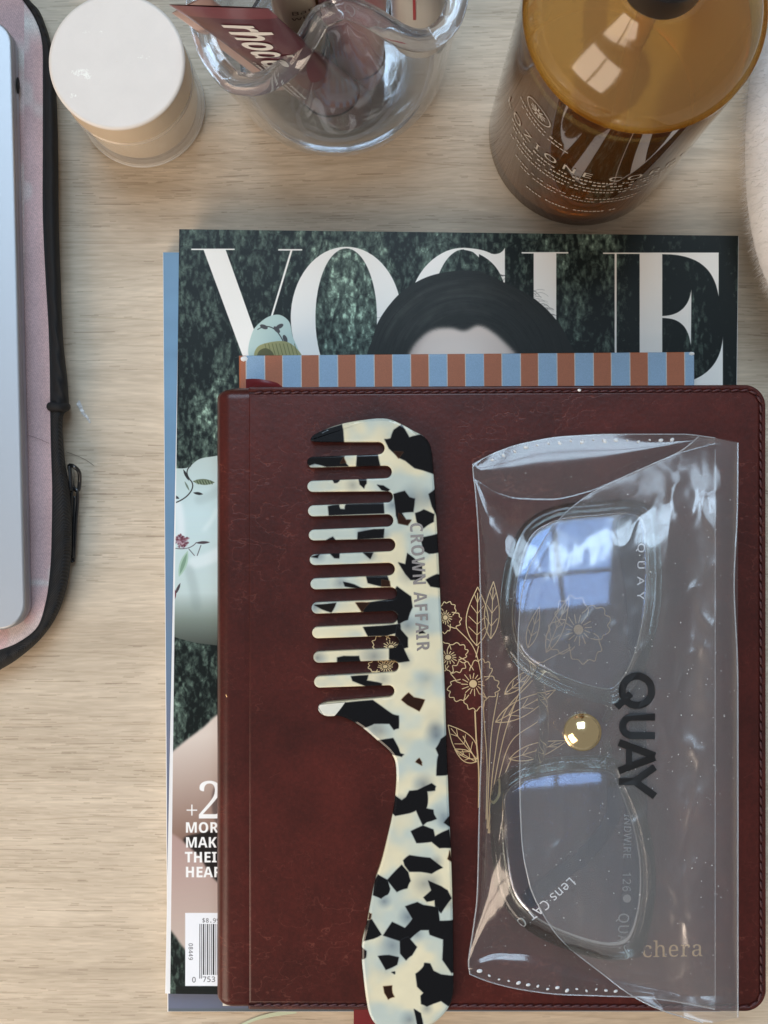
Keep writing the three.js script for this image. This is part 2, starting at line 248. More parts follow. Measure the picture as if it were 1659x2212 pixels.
// ---------------------------------------------------------------- pinched glass vase and the tubes in it
const VC = P(729, 132, 0);
{
  const deg = Math.PI / 180;
  const rimR = table([[-60, 40], [-20, 42], [0, 43], [17, 42.5], [25, 41], [33.5, 38], [40, 34.5], [46, 30], [51, 25], [58, 20.5], [73, 17], [90, 17.6], [102, 22.6], [109, 29], [115, 34.5], [121, 39.7], [128, 43.5], [136, 46], [146, 46], [160, 45], [180, 44], [215, 38], [255, 30], [300, 40], [340, 42]].map(([a, r]) => [a, r / 1000]));
  const rimH = table([[-60, 77], [0, 79], [30, 79], [56, 91], [75, 94], [93, 91], [112, 79], [135, 76], [180, 77], [255, 90], [300, 77], [340, 79]].map(([a, h]) => [a, h / 1000]));
  const bodyR = table([[0, 0.027], [0.04, 0.0338], [0.12, 0.0382], [0.3, 0.0405], [0.55, 0.0400], [0.8, 0.0395], [1, 0.0395]]);
  const wall = table([[0, 0.0026], [0.5, 0.0022], [0.8, 0.0028], [0.93, 0.0036], [1, 0.0044]]);
  const at = (a, t, inner) => {
    const ad = ((a / deg + 20) % 360 + 360) % 360 - 20, w = smooth(0.2, 1.0, t), r = lerp(bodyR(t), rimR(ad), w), H = rimH(ad);
    return [r, inner ? lerp(0.0055, H, t) : lerp(0.0004, H, t)];
  };
  const flat = (a, t) => { const [r] = at(a, t); return [r * Math.cos(a), r * Math.sin(a)]; };
  const inward = (a, t) => { const p = flat(a - 0.02, t), q = flat(a + 0.02, t), dx = q[0] - p[0], dz = q[1] - p[1], l = Math.hypot(dx, dz); return [-dz / l, dx / l]; };
  const N = 300, prof = [];
  for (const f of [0.01, 0.5, 0.86]) prof.push([f, 0, 'floor']);
  for (let i = 0; i <= 34; i++) prof.push([1, i / 34, 'out']);
  
  for (let i = 34; i >= 0; i--) prof.push([1, i / 34, 'in']);
  for (const f of [0.86, 0.5, 0.01]) prof.push([f, 0, 'base']);
  const pos = [], idx = [], K = prof.length;
  for (let i = 0; i <= N; i++) {
    const a = i / N * 2 * Math.PI;
    for (const [f, t, w] of prof) {
      const [r, yo] = at(a, t, false), [, yi] = at(a, t, true), n = inward(a, t), wd = wall(t); let k = 1, off = 0, y = yo;
      if (w === 'floor') k = f;
      else if (w === 'in') { off = wd; y = yi; }
      else if (w === 'base') { off = wd; k = f; y = yi; }
      else if (w === 'rim') { const b = Math.PI * f; off = wd / 2 * (1 - Math.cos(b) * (1 + 0.35 * Math.sin(b))); y = yo + Math.sin(b) * wd * 0.55; }
      pos.push(VC.x + (r * Math.cos(a) + n[0] * off) * k, y, VC.z + (r * Math.sin(a) + n[1] * off) * k);
    }
  }
  for (let i = 0; i < N; i++) for (let j = 0; j < K - 1; j++) { const q = i * K + j, s = q + K; idx.push(q, q + 1, s, s, q + 1, s + 1); }
  let g = new THREE.BufferGeometry(); g.setAttribute('position', new THREE.Float32BufferAttribute(pos, 3)); g.setIndex(idx);
  g = mergeVertices(g, 1e-6); g.computeVertexNormals();
  const vase = thing('glass_vase', 'clear thick glass vase with pinched wavy rim holding lip balm tubes', 'vase', VC);
  part(vase, 'wall', g, phys({ color: rgb(0.93, 0.945, 0.96), roughness: 0.05, transmission: 0.965, thickness: 0, ior: 1.8 }));
  const lip = []; for (let i = 0; i < 150; i++) { const a = i / 150 * 2 * Math.PI, [x0, z0] = flat(a, 1), n = inward(a, 1), h = wall(1) / 2, [, y] = at(a, 1, false); lip.push(V3(VC.x + x0 + n[0] * h, y + 0.0006, VC.z + z0 + n[1] * h)); }
  part(vase, 'rim', tube(lip, 0.0036, 400, 18, true), phys({ color: rgb(0.96, 0.975, 1), roughness: 0.03, transmission: 0.96, thickness: 0.005, ior: 1.4 }));
  part(vase, 'base', new THREE.LatheGeometry([[0.0002, 0.0006], [0.026, 0.0006], [0.0320, 0.0016], [0.0352, 0.0052], [0.0356, 0.0072], [0.0335, 0.0070], [0.030, 0.0056], [0.0002, 0.0052]].map(([r, y]) => new THREE.Vector2(r, y)), 80).translate(VC.x, 0, VC.z), phys({ color: rgb(0.95, 0.965, 0.985), roughness: 0.04, transmission: 0.95, thickness: 0.004, ior: 1.4 }));
}
// a squeeze tube from a round end B (radius r) to a flat crimped edge TL-TR
function squeeze(o, TL, TR, B, r, mat, capMat, capLen = 0.018, crimpMat = mat) {
  const T = TL.clone().add(TR).multiplyScalar(0.5), ax = T.clone().sub(B), L = ax.length(); ax.normalize();
  const wv = TR.clone().sub(TL), hw = wv.length() / 2; wv.normalize();
  const dv = ax.clone().cross(wv).normalize(), wp = dv.clone().cross(ax).normalize();
  const secAt = (s) => { const e = smooth(0, 1, s), a = lerp(r, hw, Math.pow(s, 0.8)), b = lerp(r, 0.00012, Math.pow(s, 1.4)), w = wp.clone().lerp(wv, e).normalize(); return { c: B.clone().lerp(T, s), a, b, w }; };
  const mk = (s0, s1, n, grow = 0, round = 0) => sheet((i, t) => {
    const q = secAt(lerp(s0, s1, t)), an = i * 2 * Math.PI, k = round ? Math.sqrt(1 - Math.pow(1 - clamp(t * 5), 2)) : 1;
    return q.c.clone().addScaledVector(q.w, (q.a + grow) * k * Math.cos(an)).addScaledVector(dv, (q.b + grow) * k * Math.sin(an));
  }, 40, n);
  const c = capLen / L;
  part(o, 'body', mk(c, 0.93, 28), mat);
  part(o, 'cap', mk(0.0, c, 20, 0.0006, 1), capMat);
  part(o, 'crimp', mk(0.93, 1, 3, 0.0001), crimpMat);
  return { map: (s, k, lift = 0.0003) => { const q = secAt(s), an = Math.asin(clamp(k, -0.98, 0.98)); return q.c.clone().addScaledVector(q.w, q.a * Math.sin(an)).addScaledVector(dv, -(q.b * Math.cos(an) + lift) * (dv.dot(camera.position.clone().sub(q.c)) > 0 ? -1 : 1)); }, L, hw };
}
{
  const gloss = (r, g, b, ro = 0.28) => phys({ color: rgb(r, g, b), roughness: ro, clearcoat: 0.5, clearcoatRoughness: 0.12 });
  const white = std({ color: rgb(0.82, 0.80, 0.76), roughness: 0.5 });
  const G = 'cosmetic tubes standing in the glass vase';
  let B = V3(-0.012, 0.012, -0.146), o = thing('cosmetic_tube', 'glossy burgundy squeeze tube with white lower case lettering leaning over vase rim', 'tube', B, G);
  let t = squeeze(o, P(365, 10, 0.116), P(579, 18, 0.119), B, 0.0085, gloss(0.10, 0.018, 0.03), gloss(0.08, 0.015, 0.022), 0.02, gloss(0.20, 0.045, 0.06));
  {
    const size = 0.0125, g = lettering(fonts.sans_bold, 'rhode', size, (x, y) => t.map(0.90 - x / t.L * 0.72, (y - 0.006) / t.hw * 1.05 + 0.12), -0.0006, 6);
    part(o, 'lettering', g, white);
    const rows = [];                                 // print too small to read
    for (let k = 0; k < 3; k++) for (let x = 0; x < 0.03; ) { const l = rr(0.0005, 0.0014); if (rnd() > 0.15) rows.push(sheet((s, q) => t.map(0.62 - (x + l * s) / t.L, (-0.003 - k * 0.0028 + q * 0.0013) / t.hw), 1, 1)); x += l + 0.0004; }
    part(o, 'small_print', mergeGeometries(rows), white).userData.kind = 'stuff';
  }
  B = P(772, 150, 0.012); o = thing('cosmetic_tube', 'mauve squeeze tube with vertical small print standing upright behind the pinched rim', 'tube', B, G);
  t = squeeze(o, P(672, -75, 0.112), P(838, -88, 0.112), B, 0.0092, gloss(0.50, 0.21, 0.22, 0.35), gloss(0.44, 0.17, 0.18), 0.016);
  {
    const rows = [];
    [['PEPTIDE', 0.0042, -0.28], ['BAUME', 0.0036, -0.66]].forEach(([s, z, k]) => rows.push(lettering(fonts.sans_regular, s, z, (x, y) => t.map(0.92 - x / t.L, k + y / t.hw), 0.0004, 3)));
    part(o, 'lettering', mergeGeometries(rows), std({ color: rgb(0.62, 0.42, 0.42), roughness: 0.5 }));
  }
  B = P(650, 118, 0.012); o = thing('cosmetic_tube', 'beige squeeze tube with faint print behind the burgundy tube', 'tube', B, G);
  t = squeeze(o, P(578, -50, 0.116), P(672, -56, 0.116), B, 0.0085, gloss(0.80, 0.66, 0.46, 0.35), gloss(0.5, 0.38, 0.22), 0.016);
  part(o, 'lettering', mergeGeometries(['Bar', 'with'].map((s, k) => lettering(fonts.sans_regular, s, 0.003, (x, y) => t.map(0.7 - k * 0.045 + y / t.L, -0.15 + x / t.hw), 0, 2))), std({ color: rgb(0.12, 0.08, 0.05) }));
  B = P(700, 95, 0.012); o = thing('cosmetic_tube', 'amber brown tube wedged between the beige and mauve tubes', 'tube', B, G);
  squeeze(o, P(642, -70, 0.104), P(694, -72, 0.104), B, 0.007, gloss(0.45, 0.18, 0.05), gloss(0.3, 0.1, 0.03), 0.014);
  B = P(905, 70, 0.028); o = thing('cosmetic_tube', 'off white tube with a red stripe and pale cap leaning to the rounded rim', 'tube', B, G);
  t = squeeze(o, P(838, -130, 0.112), P(960, -128, 0.112), B, 0.0098, gloss(0.74, 0.70, 0.62, 0.4), gloss(0.68, 0.63, 0.56, 0.4), 0.02);
  part(o, 'stripe', sheet((s, q) => t.map(lerp(0.42, 0.95, q), lerp(-0.16, -0.06, s)), 4, 20), gloss(0.5, 0.05, 0.06));
  B = P(728, 165, 0.010); o = thing('cosmetic_tube', 'small black tube lying low against the mauve tube inside the vase', 'tube', B, G);
  squeeze(o, P(705, 70, 0.062), P(742, 66, 0.062), B, 0.0065, gloss(0.012, 0.012, 0.014), gloss(0.01, 0.01, 0.012), 0.014);
  B = P(610, 150, 0.016); o = thing('cosmetic_tube', 'pale pink tube leaning out beneath the burgundy tube', 'tube', B, G);
  squeeze(o, P(372, 28, 0.097), P(445, -10, 0.097), B, 0.0075, gloss(0.72, 0.52, 0.47, 0.4), gloss(0.66, 0.46, 0.42), 0.014);
}

// ---------------------------------------------------------------- brown lotion bottle
{
  const c = P(1257, 286, 0), o = thing('lotion_bottle', 'translucent brown lotion bottle of amber liquid with white print and black pump collar', 'bottle', c);
  const lathe = (pts, n = 96) => { const g = new THREE.LatheGeometry(pts.map(([r, y]) => new THREE.Vector2(r, y)), n); g.translate(c.x, 0, c.z); return g; };
  const shell = [[0.0003, 0.0022], [0.020, 0.0018], [0.030, 0.0006], [0.0325, 0.0010], [0.0342, 0.0030], [0.0345, 0.0060], [0.0345, 0.117], [0.0344, 0.1205], [0.0339, 0.1242], [0.0328, 0.1282], [0.0309, 0.1322], [0.0278, 0.1362], [0.0232, 0.1402], [0.018, 0.1438], [0.0135, 0.1475], [0.0112, 0.1515], [0.0108, 0.158]];
  const liquid = [[0.0003, 0.0028], [0.020, 0.0026], [0.0318, 0.0032], [0.0335, 0.0062], [0.0337, 0.112], [0.0332, 0.1128], [0.0003, 0.1122]];
  const dense = (pts, n) => new THREE.SplineCurve(pts.map(([r, y]) => new THREE.Vector2(r, y))).getPoints(n).map((p) => [Math.max(0.0002, p.x), p.y]);
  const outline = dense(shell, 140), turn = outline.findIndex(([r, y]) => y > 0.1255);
  part(o, 'body', lathe(outline.slice(0, turn + 1)), phys({ color: rgb(0.50, 0.41, 0.33), roughness: 0.03, transmission: 1, thickness: 0, ior: 1.55 }));  // same plastic as the shoulder, darkened for sides that get less light
  part(o, 'shoulder', lathe(outline.slice(turn)), phys({ color: rgb(0.84, 0.58, 0.22), roughness: 0.09, transmission: 0.86, thickness: 0, ior: 1.55 }), 'sloping shoulder with light from above put into its amber colour');  // same plastic as the body, gold colour stands for light from above
  part(o, 'liquid', lathe(liquid), phys({ color: rgb(0.98, 0.66, 0.16), roughness: 0.05, transmission: 0.72, thickness: 0.03, ior: 1.36, attenuationColor: rgb(0.66, 0.40, 0.11), attenuationDistance: 0.04 }), 'amber lotion');
  const black = phys({ color: rgb(0.008, 0.008, 0.01), roughness: 0.3 });
  part(o, 'pump_collar', lathe([[0.0002, 0.150], [0.0110, 0.150], [0.0113, 0.1515], [0.0113, 0.163], [0.0106, 0.1648], [0.0055, 0.165], [0.0052, 0.176], [0.0002, 0.1762]], 60), black);
  part(o, 'dip_tube', tube([V3(c.x, 0.158, c.z), V3(c.x + 0.001, 0.09, c.z + 0.004), V3(c.x + 0.006, 0.012, c.z + 0.012)], 0.003, 30, 12), phys({ color: rgb(0.55, 0.42, 0.3), roughness: 0.2, transmission: 0.4, thickness: 0 }));
  const hp = V3(c.x, 0.182, c.z), head = mergeGeometries([new THREE.CylinderGeometry(0.0085, 0.0095, 0.012, 40), new THREE.CapsuleGeometry(0.0045, 0.03, 6, 20).rotateX(Math.PI / 2).translate(0, 0.002, -0.016)].map((g) => g.toNonIndexed()));
  head.translate(hp.x, hp.y, hp.z); part(o, 'pump_head', head, black);
  const ink = std({ color: rgb(0.48, 0.43, 0.36), roughness: 0.55 });
  const wrap = (h0, a0, R = 0.03475) => (x, y) => { const a = a0 * Math.PI / 180 + x / R; return V3(c.x + R * Math.sin(a), h0 + y, c.z + R * Math.cos(a)); };
  part(o, 'lettering', lettering(fonts.sans_regular, 'LOZIONE CORPO', 0.0054, wrap(0.0710, -76), 0.0014, 4), ink);
  const rows = [];                                   // lines of print too small to read
  for (const [h, a0, a1, z] of [[0.0665, -70, 38, 0.0016], [0.0625, -66, 34, 0.0016], [0.058, -60, 30, 0.0013], [0.054, -64, 36, 0.0013], [0.044, -58, 24, 0.0012], [0.040, -50, 20, 0.0012], [0.025, -42, 16, 0.0016], [0.092, -66, -34, 0.0012], [0.0885, -63, -30, 0.0012]]) {
    let x = 0; const w = wrap(h, a0), end = (a1 - a0) * Math.PI / 180 * 0.0347;
    while (x < end) { const l = rr(0.0005, 0.0013); if (rnd() > 0.17) { const hh = z * rr(0.6, 1); const g = new THREE.PlaneGeometry(l, hh, 1, 1).translate(x + l / 2, hh / 2, 0), p = g.attributes.position; for (let i = 0; i < p.count; i++) { const q = w(p.getX(i), p.getY(i)); p.setXYZ(i, q.x, q.y, q.z); } g.computeVertexNormals(); rows.push(g); } x += l + 0.00045; }
  }
  part(o, 'small_print', mergeGeometries(rows), ink).userData.kind = 'stuff';
  const em = []; const w = wrap(0.101, -52);
  for (const [r0, r1] of [[0.0052, 0.0056]]) { const g = new THREE.RingGeometry(r0, r1, 48, 1), p = g.attributes.position; for (let i = 0; i < p.count; i++) { const q = w(p.getX(i), p.getY(i)); p.setXYZ(i, q.x, q.y, q.z); } g.computeVertexNormals(); em.push(g); }
  for (let k = 0; k < 11; k++) { const a = k / 11 * 6.283, g = new THREE.PlaneGeometry(0.0006, 0.0026).translate(0, 0.0021, 0).rotateZ(a), p = g.attributes.position; for (let i = 0; i < p.count; i++) { const q = w(p.getX(i), p.getY(i)); p.setXYZ(i, q.x, q.y, q.z); } g.computeVertexNormals(); em.push(g); }
  part(o, 'emblem', mergeGeometries(em), ink);
}

// ---------------------------------------------------------------- white fluffy cushion at the desk's side
{
  const c = V3(0.1512, 0, -0.1305);
  const o = thing('fluffy_cushion', 'white fluffy plush cushion standing at the edge of the desk beside the bottle', 'cushion', c);
  const ell = (a, b) => { const R = [0.0255, 0.033, 0.0655]; const n = V3(Math.cos(b) * Math.cos(a), Math.sin(b), Math.cos(b) * Math.sin(a)); const w = 1 + 0.03 * Math.sin(a * 3 + 1) ; return [V3(c.x + R[0] * n.x * w, 0.034 + R[1] * n.y, c.z + R[2] * n.z * w), V3(n.x / R[0], n.y / R[1], n.z / R[2]).normalize()]; };
  part(o, 'body', sheet((s, t) => ell(-s * 2 * Math.PI, (t - 0.5) * Math.PI)[0], 60, 40), std({ color: rgb(0.93, 0.93, 0.93), roughness: 1 }));
  const pos = [], nor = [];
  for (let k = 0; k < 14000; k++) {
    const a = rr(1.2, 5.1), b = Math.asin(rr(-0.5, 1)), [p, n] = ell(a, b), l = rr(0.002, 0.0045), d = n.clone().add(V3(rr(-0.7, 0.7), rr(-0.7, 0.7), rr(-0.3, 1.1))).normalize(), s = d.clone().cross(V3(rnd() - 0.5, rnd() - 0.5, rnd() - 0.5)).normalize().multiplyScalar(0.00004);
    const tip = p.clone().addScaledVector(d, l); for (const q of [p.clone().sub(s), p.clone().add(s), tip]) { pos.push(q.x, q.y, q.z); nor.push(n.x, n.y, n.z); }
  }
  const g = new THREE.BufferGeometry(); g.setAttribute('position', new THREE.Float32BufferAttribute(pos, 3)); g.setAttribute('normal', new THREE.Float32BufferAttribute(nor, 3));
  const m = part(o, 'fur', g, phys({ color: rgb(0.97, 0.97, 0.97), roughness: 1, transmission: 0.5, thickness: 0, side: THREE.DoubleSide })); m.userData.kind = 'stuff';
}

// ---------------------------------------------------------------- two magazines
M.pages = std({ color: rgb(0.80, 0.80, 0.80), roughness: 0.8 });
const quad = (tl, tr, br, bl) => [tl, tr, br, bl];
{
  const [c, x] = paint(512, 700, (i, j) => { const Y = j / 700, n = fbm(i / 90, j / 30, 3, 3), t = smooth(0.25, 0.75, Y + (n - 0.5) * 0.3), q = 0.92 + 0.16 * n; return [lerp(100, 102, t) * q, lerp(136, 108, t) * q, lerp(166, 128, t) * q]; });
  x.fillStyle = '#5b646c'; x.fillRect(0, 690, 512, 10);
  const o = thing('magazine', 'blue covered magazine showing only its left and bottom edges under the other magazine', 'magazine', P(355, 560, 0), 'magazines lying under the books');
  const y = 0.0055, cor = xz([[351, 545], [1560, 556], [1556, 2187], [361, 2187]], y), cov = xz([[352.5, 545], [1560, 556], [1556, 2185], [363.5, 2185]], y);
  part(o, 'pages', slab(cor, 0.0004, y - 0.0003, 0.0004, 2), M.pages);
  const g = slab(cov, y - 0.0003, y, 0); planarUV(g, cov[0][0], cov[0][1], 0.205, 0.281);
  part(o, 'cover', g, phys({ map: tex(c, true, 'edge'), roughness: 0.32, specularIntensity: 0.8 }));
}
{
  const K = 1.15, W = Math.round(1210 * K), H = Math.round(1660 * K), ox = 387, oy = 495;
  const [c, x] = paint(W, H, (i, j) => {             // tree bark behind the portrait
    const u = i / K + ox, v = j / K + oy, X = u / 100, Y = v / 100;
    const wu = u + (fbm(X * 1.2, Y * 0.8, 3, 5) - 0.5) * 60 + (fbm(X * 7, Y * 4, 2, 9) - 0.5) * 16, wv = v + (fbm(X * 3, Y * 2, 3, 6) - 0.5) * 50, rg = 1 - Math.abs(2 * fbm(wu / 26, wv / 110, 5, 3) - 1), hz = 1 - Math.abs(2 * fbm(wu / 60, wv / 16, 4, 8) - 1);
    const n = fbm(X * 16, Y * 9, 4, 1), q = fbm(X * 1.6, Y * 0.45, 3, 27), tone = hash(Math.floor(wu / 60), Math.floor(wv / 90), 4);
    let t = 0.33 - smooth(0.72, 0.99, rg) * 0.30 - smooth(0.88, 0.99, hz) * 0.16 + (n - 0.5) * 1.15 + (q - 0.5) * 0.75 + (tone - 0.5) * 0.04;
    t += 0.36 * Math.exp(-(((u - 768) / 70) ** 2)) * smooth(1100, 620, v) - 0.30 * smooth(1300, 1440, u) - 0.10 * Math.exp(-(((u - 540) / 60) ** 2));
    t = clamp(t, 0, 1); const s = smooth(0.55, 1, t);
    return [lerp(20, 136, t) + 50 * s, lerp(27, 160, t) + 58 * s, lerp(26, 143, t) + 52 * s];
  });
  x.scale(K, K); x.rotate(-0.0118); x.translate(-ox, -oy);
  x.lineWidth = 1;
  for (let n = 0; n < 700; n++) { const u = rr(387, 1400), v = rr(495, 2150), l = rr(4, 16); x.strokeStyle = rnd() < 0.6 ? `rgba(12,18,18,${rr(0.2, 0.6)})` : `rgba(165,190,175,${rr(0.08, 0.28)})`; x.lineWidth = rr(0.6, 1.8); x.beginPath(); x.moveTo(u, v); x.quadraticCurveTo(u + rr(-6, 6), v + l / 2, u + rr(-9, 9), v + l * rr(0.2, 1)); x.stroke(); }
  const poly = (pts, fill) => { x.beginPath(); pts.forEach(([a, b], i) => (i ? x.lineTo(a, b) : x.moveTo(a, b))); x.closePath(); x.fillStyle = fill; x.fill(); };
  const curve = (pts, fill, n = 160) => poly(splinePts(pts, n, true), fill);
  const cream = '#f1efe9';
  // masthead
  const I = (a, b, w, h) => { x.fillStyle = cream; x.fillRect(a, b, w, h); };
  I(413, 537, 94, 3); I(601, 538, 52, 3.2); poly([[439, 538], [487, 538], [580, 800], [572, 828], [546, 828]], cream); poly([[628, 539], [632.5, 539], [566, 760], [560, 766]], cream);
  x.fillStyle = cream; x.beginPath(); x.ellipse(748, 686, 120, 153, 0, 0, 6.2832); x.ellipse(748, 686, 66.5, 149.5, 0, 0, 6.2832, true); x.fill('evenodd');
  x.beginPath(); x.ellipse(1002, 688, 122, 153, 0, 0, 6.2832); x.ellipse(1002, 688, 70, 149.5, 0, 0, 6.2832, true); x.save(); x.clip('evenodd'); x.fillRect(870, 520, 165, 330); x.restore();
  x.beginPath(); x.moveTo(1002, 536); x.quadraticCurveTo(1040, 536, 1062, 548); x.quadraticCurveTo(1082, 552, 1091, 535); x.lineTo(1091, 622); x.quadraticCurveTo(1076, 552, 1002, 539.5); x.fill();
  I(1127, 544.5, 101, 3); I(1153, 546, 49, 160); I(1303, 545.5, 250, 3); I(1328, 546, 4.5, 240);
  I(1382, 546, 49, 290); I(1382, 833, 180, 3);
  x.beginPath(); x.moveTo(1431, 548); x.lineTo(1553, 546); x.lineTo(1553, 641); x.bezierCurveTo(1545, 590, 1520, 549, 1431, 549); x.fill();
  x.beginPath(); x.moveTo(1431, 682.5); x.bezierCurveTo(1470, 682, 1490, 660, 1494, 624); x.lineTo(1493, 747); x.bezierCurveTo(1488, 706, 1470, 687, 1431, 687); x.fill();
  x.beginPath(); x.moveTo(1562, 726); x.bezierCurveTo(1558, 790, 1520, 830, 1431, 832); x.lineTo(1562, 836); x.fill();
  // dress fabric with sprigs, pleated leaf
  curve([[546, 716], [556, 702], [580, 684], [604, 680], [624, 694], [632, 726], [645, 770], [540, 772]], '#b9cfc9');
  x.strokeStyle = '#3c4442'; x.lineWidth = 2; x.beginPath(); x.moveTo(556, 712); x.quadraticCurveTo(590, 690, 612, 738); x.stroke();
  for (const [a, b, r] of [[570, 706, 0.4], [604, 705, -0.5], [616, 732, 1.2], [598, 712, 0.8]]) { x.fillStyle = '#4a4a4c'; x.beginPath(); x.ellipse(a, b, 9, 4.5, r, 0, 7); x.fill(); }
  curve([[550, 770], [556, 750], [580, 740], [618, 738], [640, 752], [652, 772]], '#9c9a6a'); x.strokeStyle = '#6d6c47'; for (let k = 0; k < 9; k++) { x.lineWidth = 1.5; x.beginPath(); x.moveTo(572 + k * 8, 742); x.lineTo(580 + k * 8, 772); x.stroke(); }
  curve([[556, 772], [560, 758], [574, 752], [588, 760], [592, 772]], '#5f5e3f');
  // plain generic portrait: dark hair above a pale forehead
  curve([[796, 790], [806, 728], [820, 690], [864, 634], [912, 603], [952, 590], [1000, 584], [1040, 588], [1080, 606], [1150, 642], [1196, 684], [1223, 724], [1242, 790]], '#232624');
  x.save(); x.beginPath(); splinePts([[796, 790], [806, 728], [820, 690], [864, 634], [912, 603], [952, 590], [1000, 584], [1040, 588], [1080, 606], [1150, 642], [1196, 684], [1223, 724], [1242, 790]], 120, true).forEach(([a, b], i) => (i ? x.lineTo(a, b) : x.moveTo(a, b))); x.clip();
  for (let n = 0; n < 500; n++) { const a = rr(0, 3.2), r0 = rr(90, 210); x.strokeStyle = rnd() < 0.5 ? `rgba(70,72,70,${rr(0.03, 0.14)})` : `rgba(8,9,9,${rr(0.1, 0.4)})`; x.lineWidth = rr(0.6, 1.6); x.beginPath(); x.ellipse(1010, 800, r0 * 1.02, r0, 0, Math.PI + a * 0.9, Math.PI + a * 0.9 + rr(0.1, 0.5)); x.stroke(); } x.restore();
  x.filter = 'blur(3px)'; for (let n = 0; n < 90; n++) { const a = rr(3.4, 4.9), r0 = rr(120, 196); x.strokeStyle = `rgba(104,106,100,${rr(0.05, 0.16)})`; x.lineWidth = rr(2, 6); x.beginPath(); x.ellipse(1010, 800, r0 * 1.03, r0, 0, a, a + rr(0.15, 0.5)); x.stroke(); } x.filter = 'none';
  for (let n = 0; n < 260; n++) { const a = rr(3.25, 6.1), u0 = 1015 + 205 * Math.cos(a), v0 = 790 + 202 * Math.sin(a); x.strokeStyle = `rgba(28,31,29,${rr(0.12, 0.5)})`; x.lineWidth = rr(0.5, 1.1); x.beginPath(); x.moveTo(u0 - 14 * Math.cos(a), v0 - 10 * Math.sin(a)); x.quadraticCurveTo(u0 + 10 * Math.cos(a + 0.3), v0 + 8 * Math.sin(a), u0 + rr(8, 34) * Math.sin(-a), v0 + rr(4, 26) * Math.cos(a) * Math.sign(Math.cos(a)) * 0.4); x.stroke(); }
  for (let n = 0; n < 26; n++) { const u = rr(900, 1160); x.strokeStyle = `rgba(35,38,36,${rr(0.3, 0.8)})`; x.lineWidth = 0.8; const vv = 592 + Math.abs(u - 1000) * 0.28; x.beginPath(); x.moveTo(u, vv + 8); x.quadraticCurveTo(u + 14, vv - 12, u + 34, vv + rr(-6, 14)); x.stroke(); }
  x.filter = 'blur(4px)'; { const fg = x.createRadialGradient(1000, 800, 20, 1000, 800, 135); fg.addColorStop(0, '#f2e2d6'); fg.addColorStop(0.7, '#e0cfc3'); fg.addColorStop(1, '#a08f86'); curve([[872, 806], [882, 766], [900, 738], [934, 712], [975, 708], [1003, 714], [1035, 702], [1064, 716], [1094, 742], [1118, 768], [1130, 806]], fg); } x.filter = 'none';
  for (let n = 0; n < 90; n++) { const a = rr(Math.PI * 1.05, 1.95 * Math.PI); const u = 1000 + 134 * Math.cos(a), v = 772 + 78 * Math.sin(a); x.strokeStyle = `rgba(30,31,31,${rr(0.1, 0.35)})`; x.lineWidth = 0.8; x.beginPath(); x.moveTo(u, v); x.quadraticCurveTo(u + 6, v + 4, u - 18 * Math.cos(a) + rr(-6, 6), v + rr(4, 10)); x.stroke(); }
  // left strip: pale sleeve with embroidery
  x.save(); x.beginPath(); splinePts([[350, 1014], [378, 1012], [405, 1010], [430, 992], [470, 984], [560, 960], [600, 1200], [560, 1400], [470, 1394], [420, 1388], [375, 1376], [350, 1372]], 120, true).forEach(([a, b], i) => (i ? x.lineTo(a, b) : x.moveTo(a, b))); x.clip();
  let gr = x.createLinearGradient(0, 985, 0, 1395); gr.addColorStop(0, '#bcccc8'); gr.addColorStop(0.3, '#c6dde0'); gr.addColorStop(0.72, '#c3d4d2'); gr.addColorStop(0.86, '#7f8b82'); gr.addColorStop(1, '#4a4f49'); x.fillStyle = gr; x.fillRect(340, 940, 300, 480);
  x.lineCap = 'round';
  for (const [a, b, cc, d, w, col] of [[440, 1145, 468, 1100, 6, 'rgba(240,250,250,.5)'], [384, 1090, 390, 1160, 18, 'rgba(238,244,246,.6)'], [420, 1215, 470, 1196, 26, 'rgba(230,240,242,.6)'], [408, 1230, 424, 1310, 20, 'rgba(110,125,125,.2)'], [430, 1080, 470, 1060, 20, 'rgba(150,170,172,.3)']]) { x.filter = 'blur(4px)'; x.strokeStyle = col; x.lineWidth = w; x.beginPath(); x.moveTo(a, b); x.quadraticCurveTo((a + cc) / 2 + 5, (b + d) / 2 + 4, cc, d); x.stroke(); } x.filter = 'none';
  x.strokeStyle = '#2c2b2b'; x.lineWidth = 2.4; x.beginPath(); x.moveTo(376, 1087); x.bezierCurveTo(410, 1075, 426, 1050, 410, 1036); x.bezierCurveTo(400, 1022, 404, 1012, 412, 1006); x.stroke();
  const leaf = (a, b, l, w, r, f) => { x.save(); x.translate(a, b); x.rotate(r); x.beginPath(); x.moveTo(-l, 0); x.quadraticCurveTo(0, -w, l, 0); x.quadraticCurveTo(0, w, -l, 0); x.fillStyle = f; x.fill(); x.restore(); };
  leaf(402, 1026, 14, 6, 1.1, '#2f3030'); leaf(428, 1066, 11, 6, 0.15, '#2c2d2d'); leaf(440, 1041, 24, 13, 0.05, '#66735c'); leaf(404, 1050, 12, 4, 1.1, '#6d7d70'); leaf(380, 1074, 8, 6, 0.4, '#3b3b40'); leaf(376, 1100, 6, 4, 1.0, '#333');
  for (let k = 0; k < 12; k++) { x.strokeStyle = k % 2 ? '#3e4a3a' : '#8b997c'; x.lineWidth = 1.2; x.beginPath(); x.moveTo(422 + k * 3, 1038); x.lineTo(426 + k * 3, 1046); x.stroke(); }
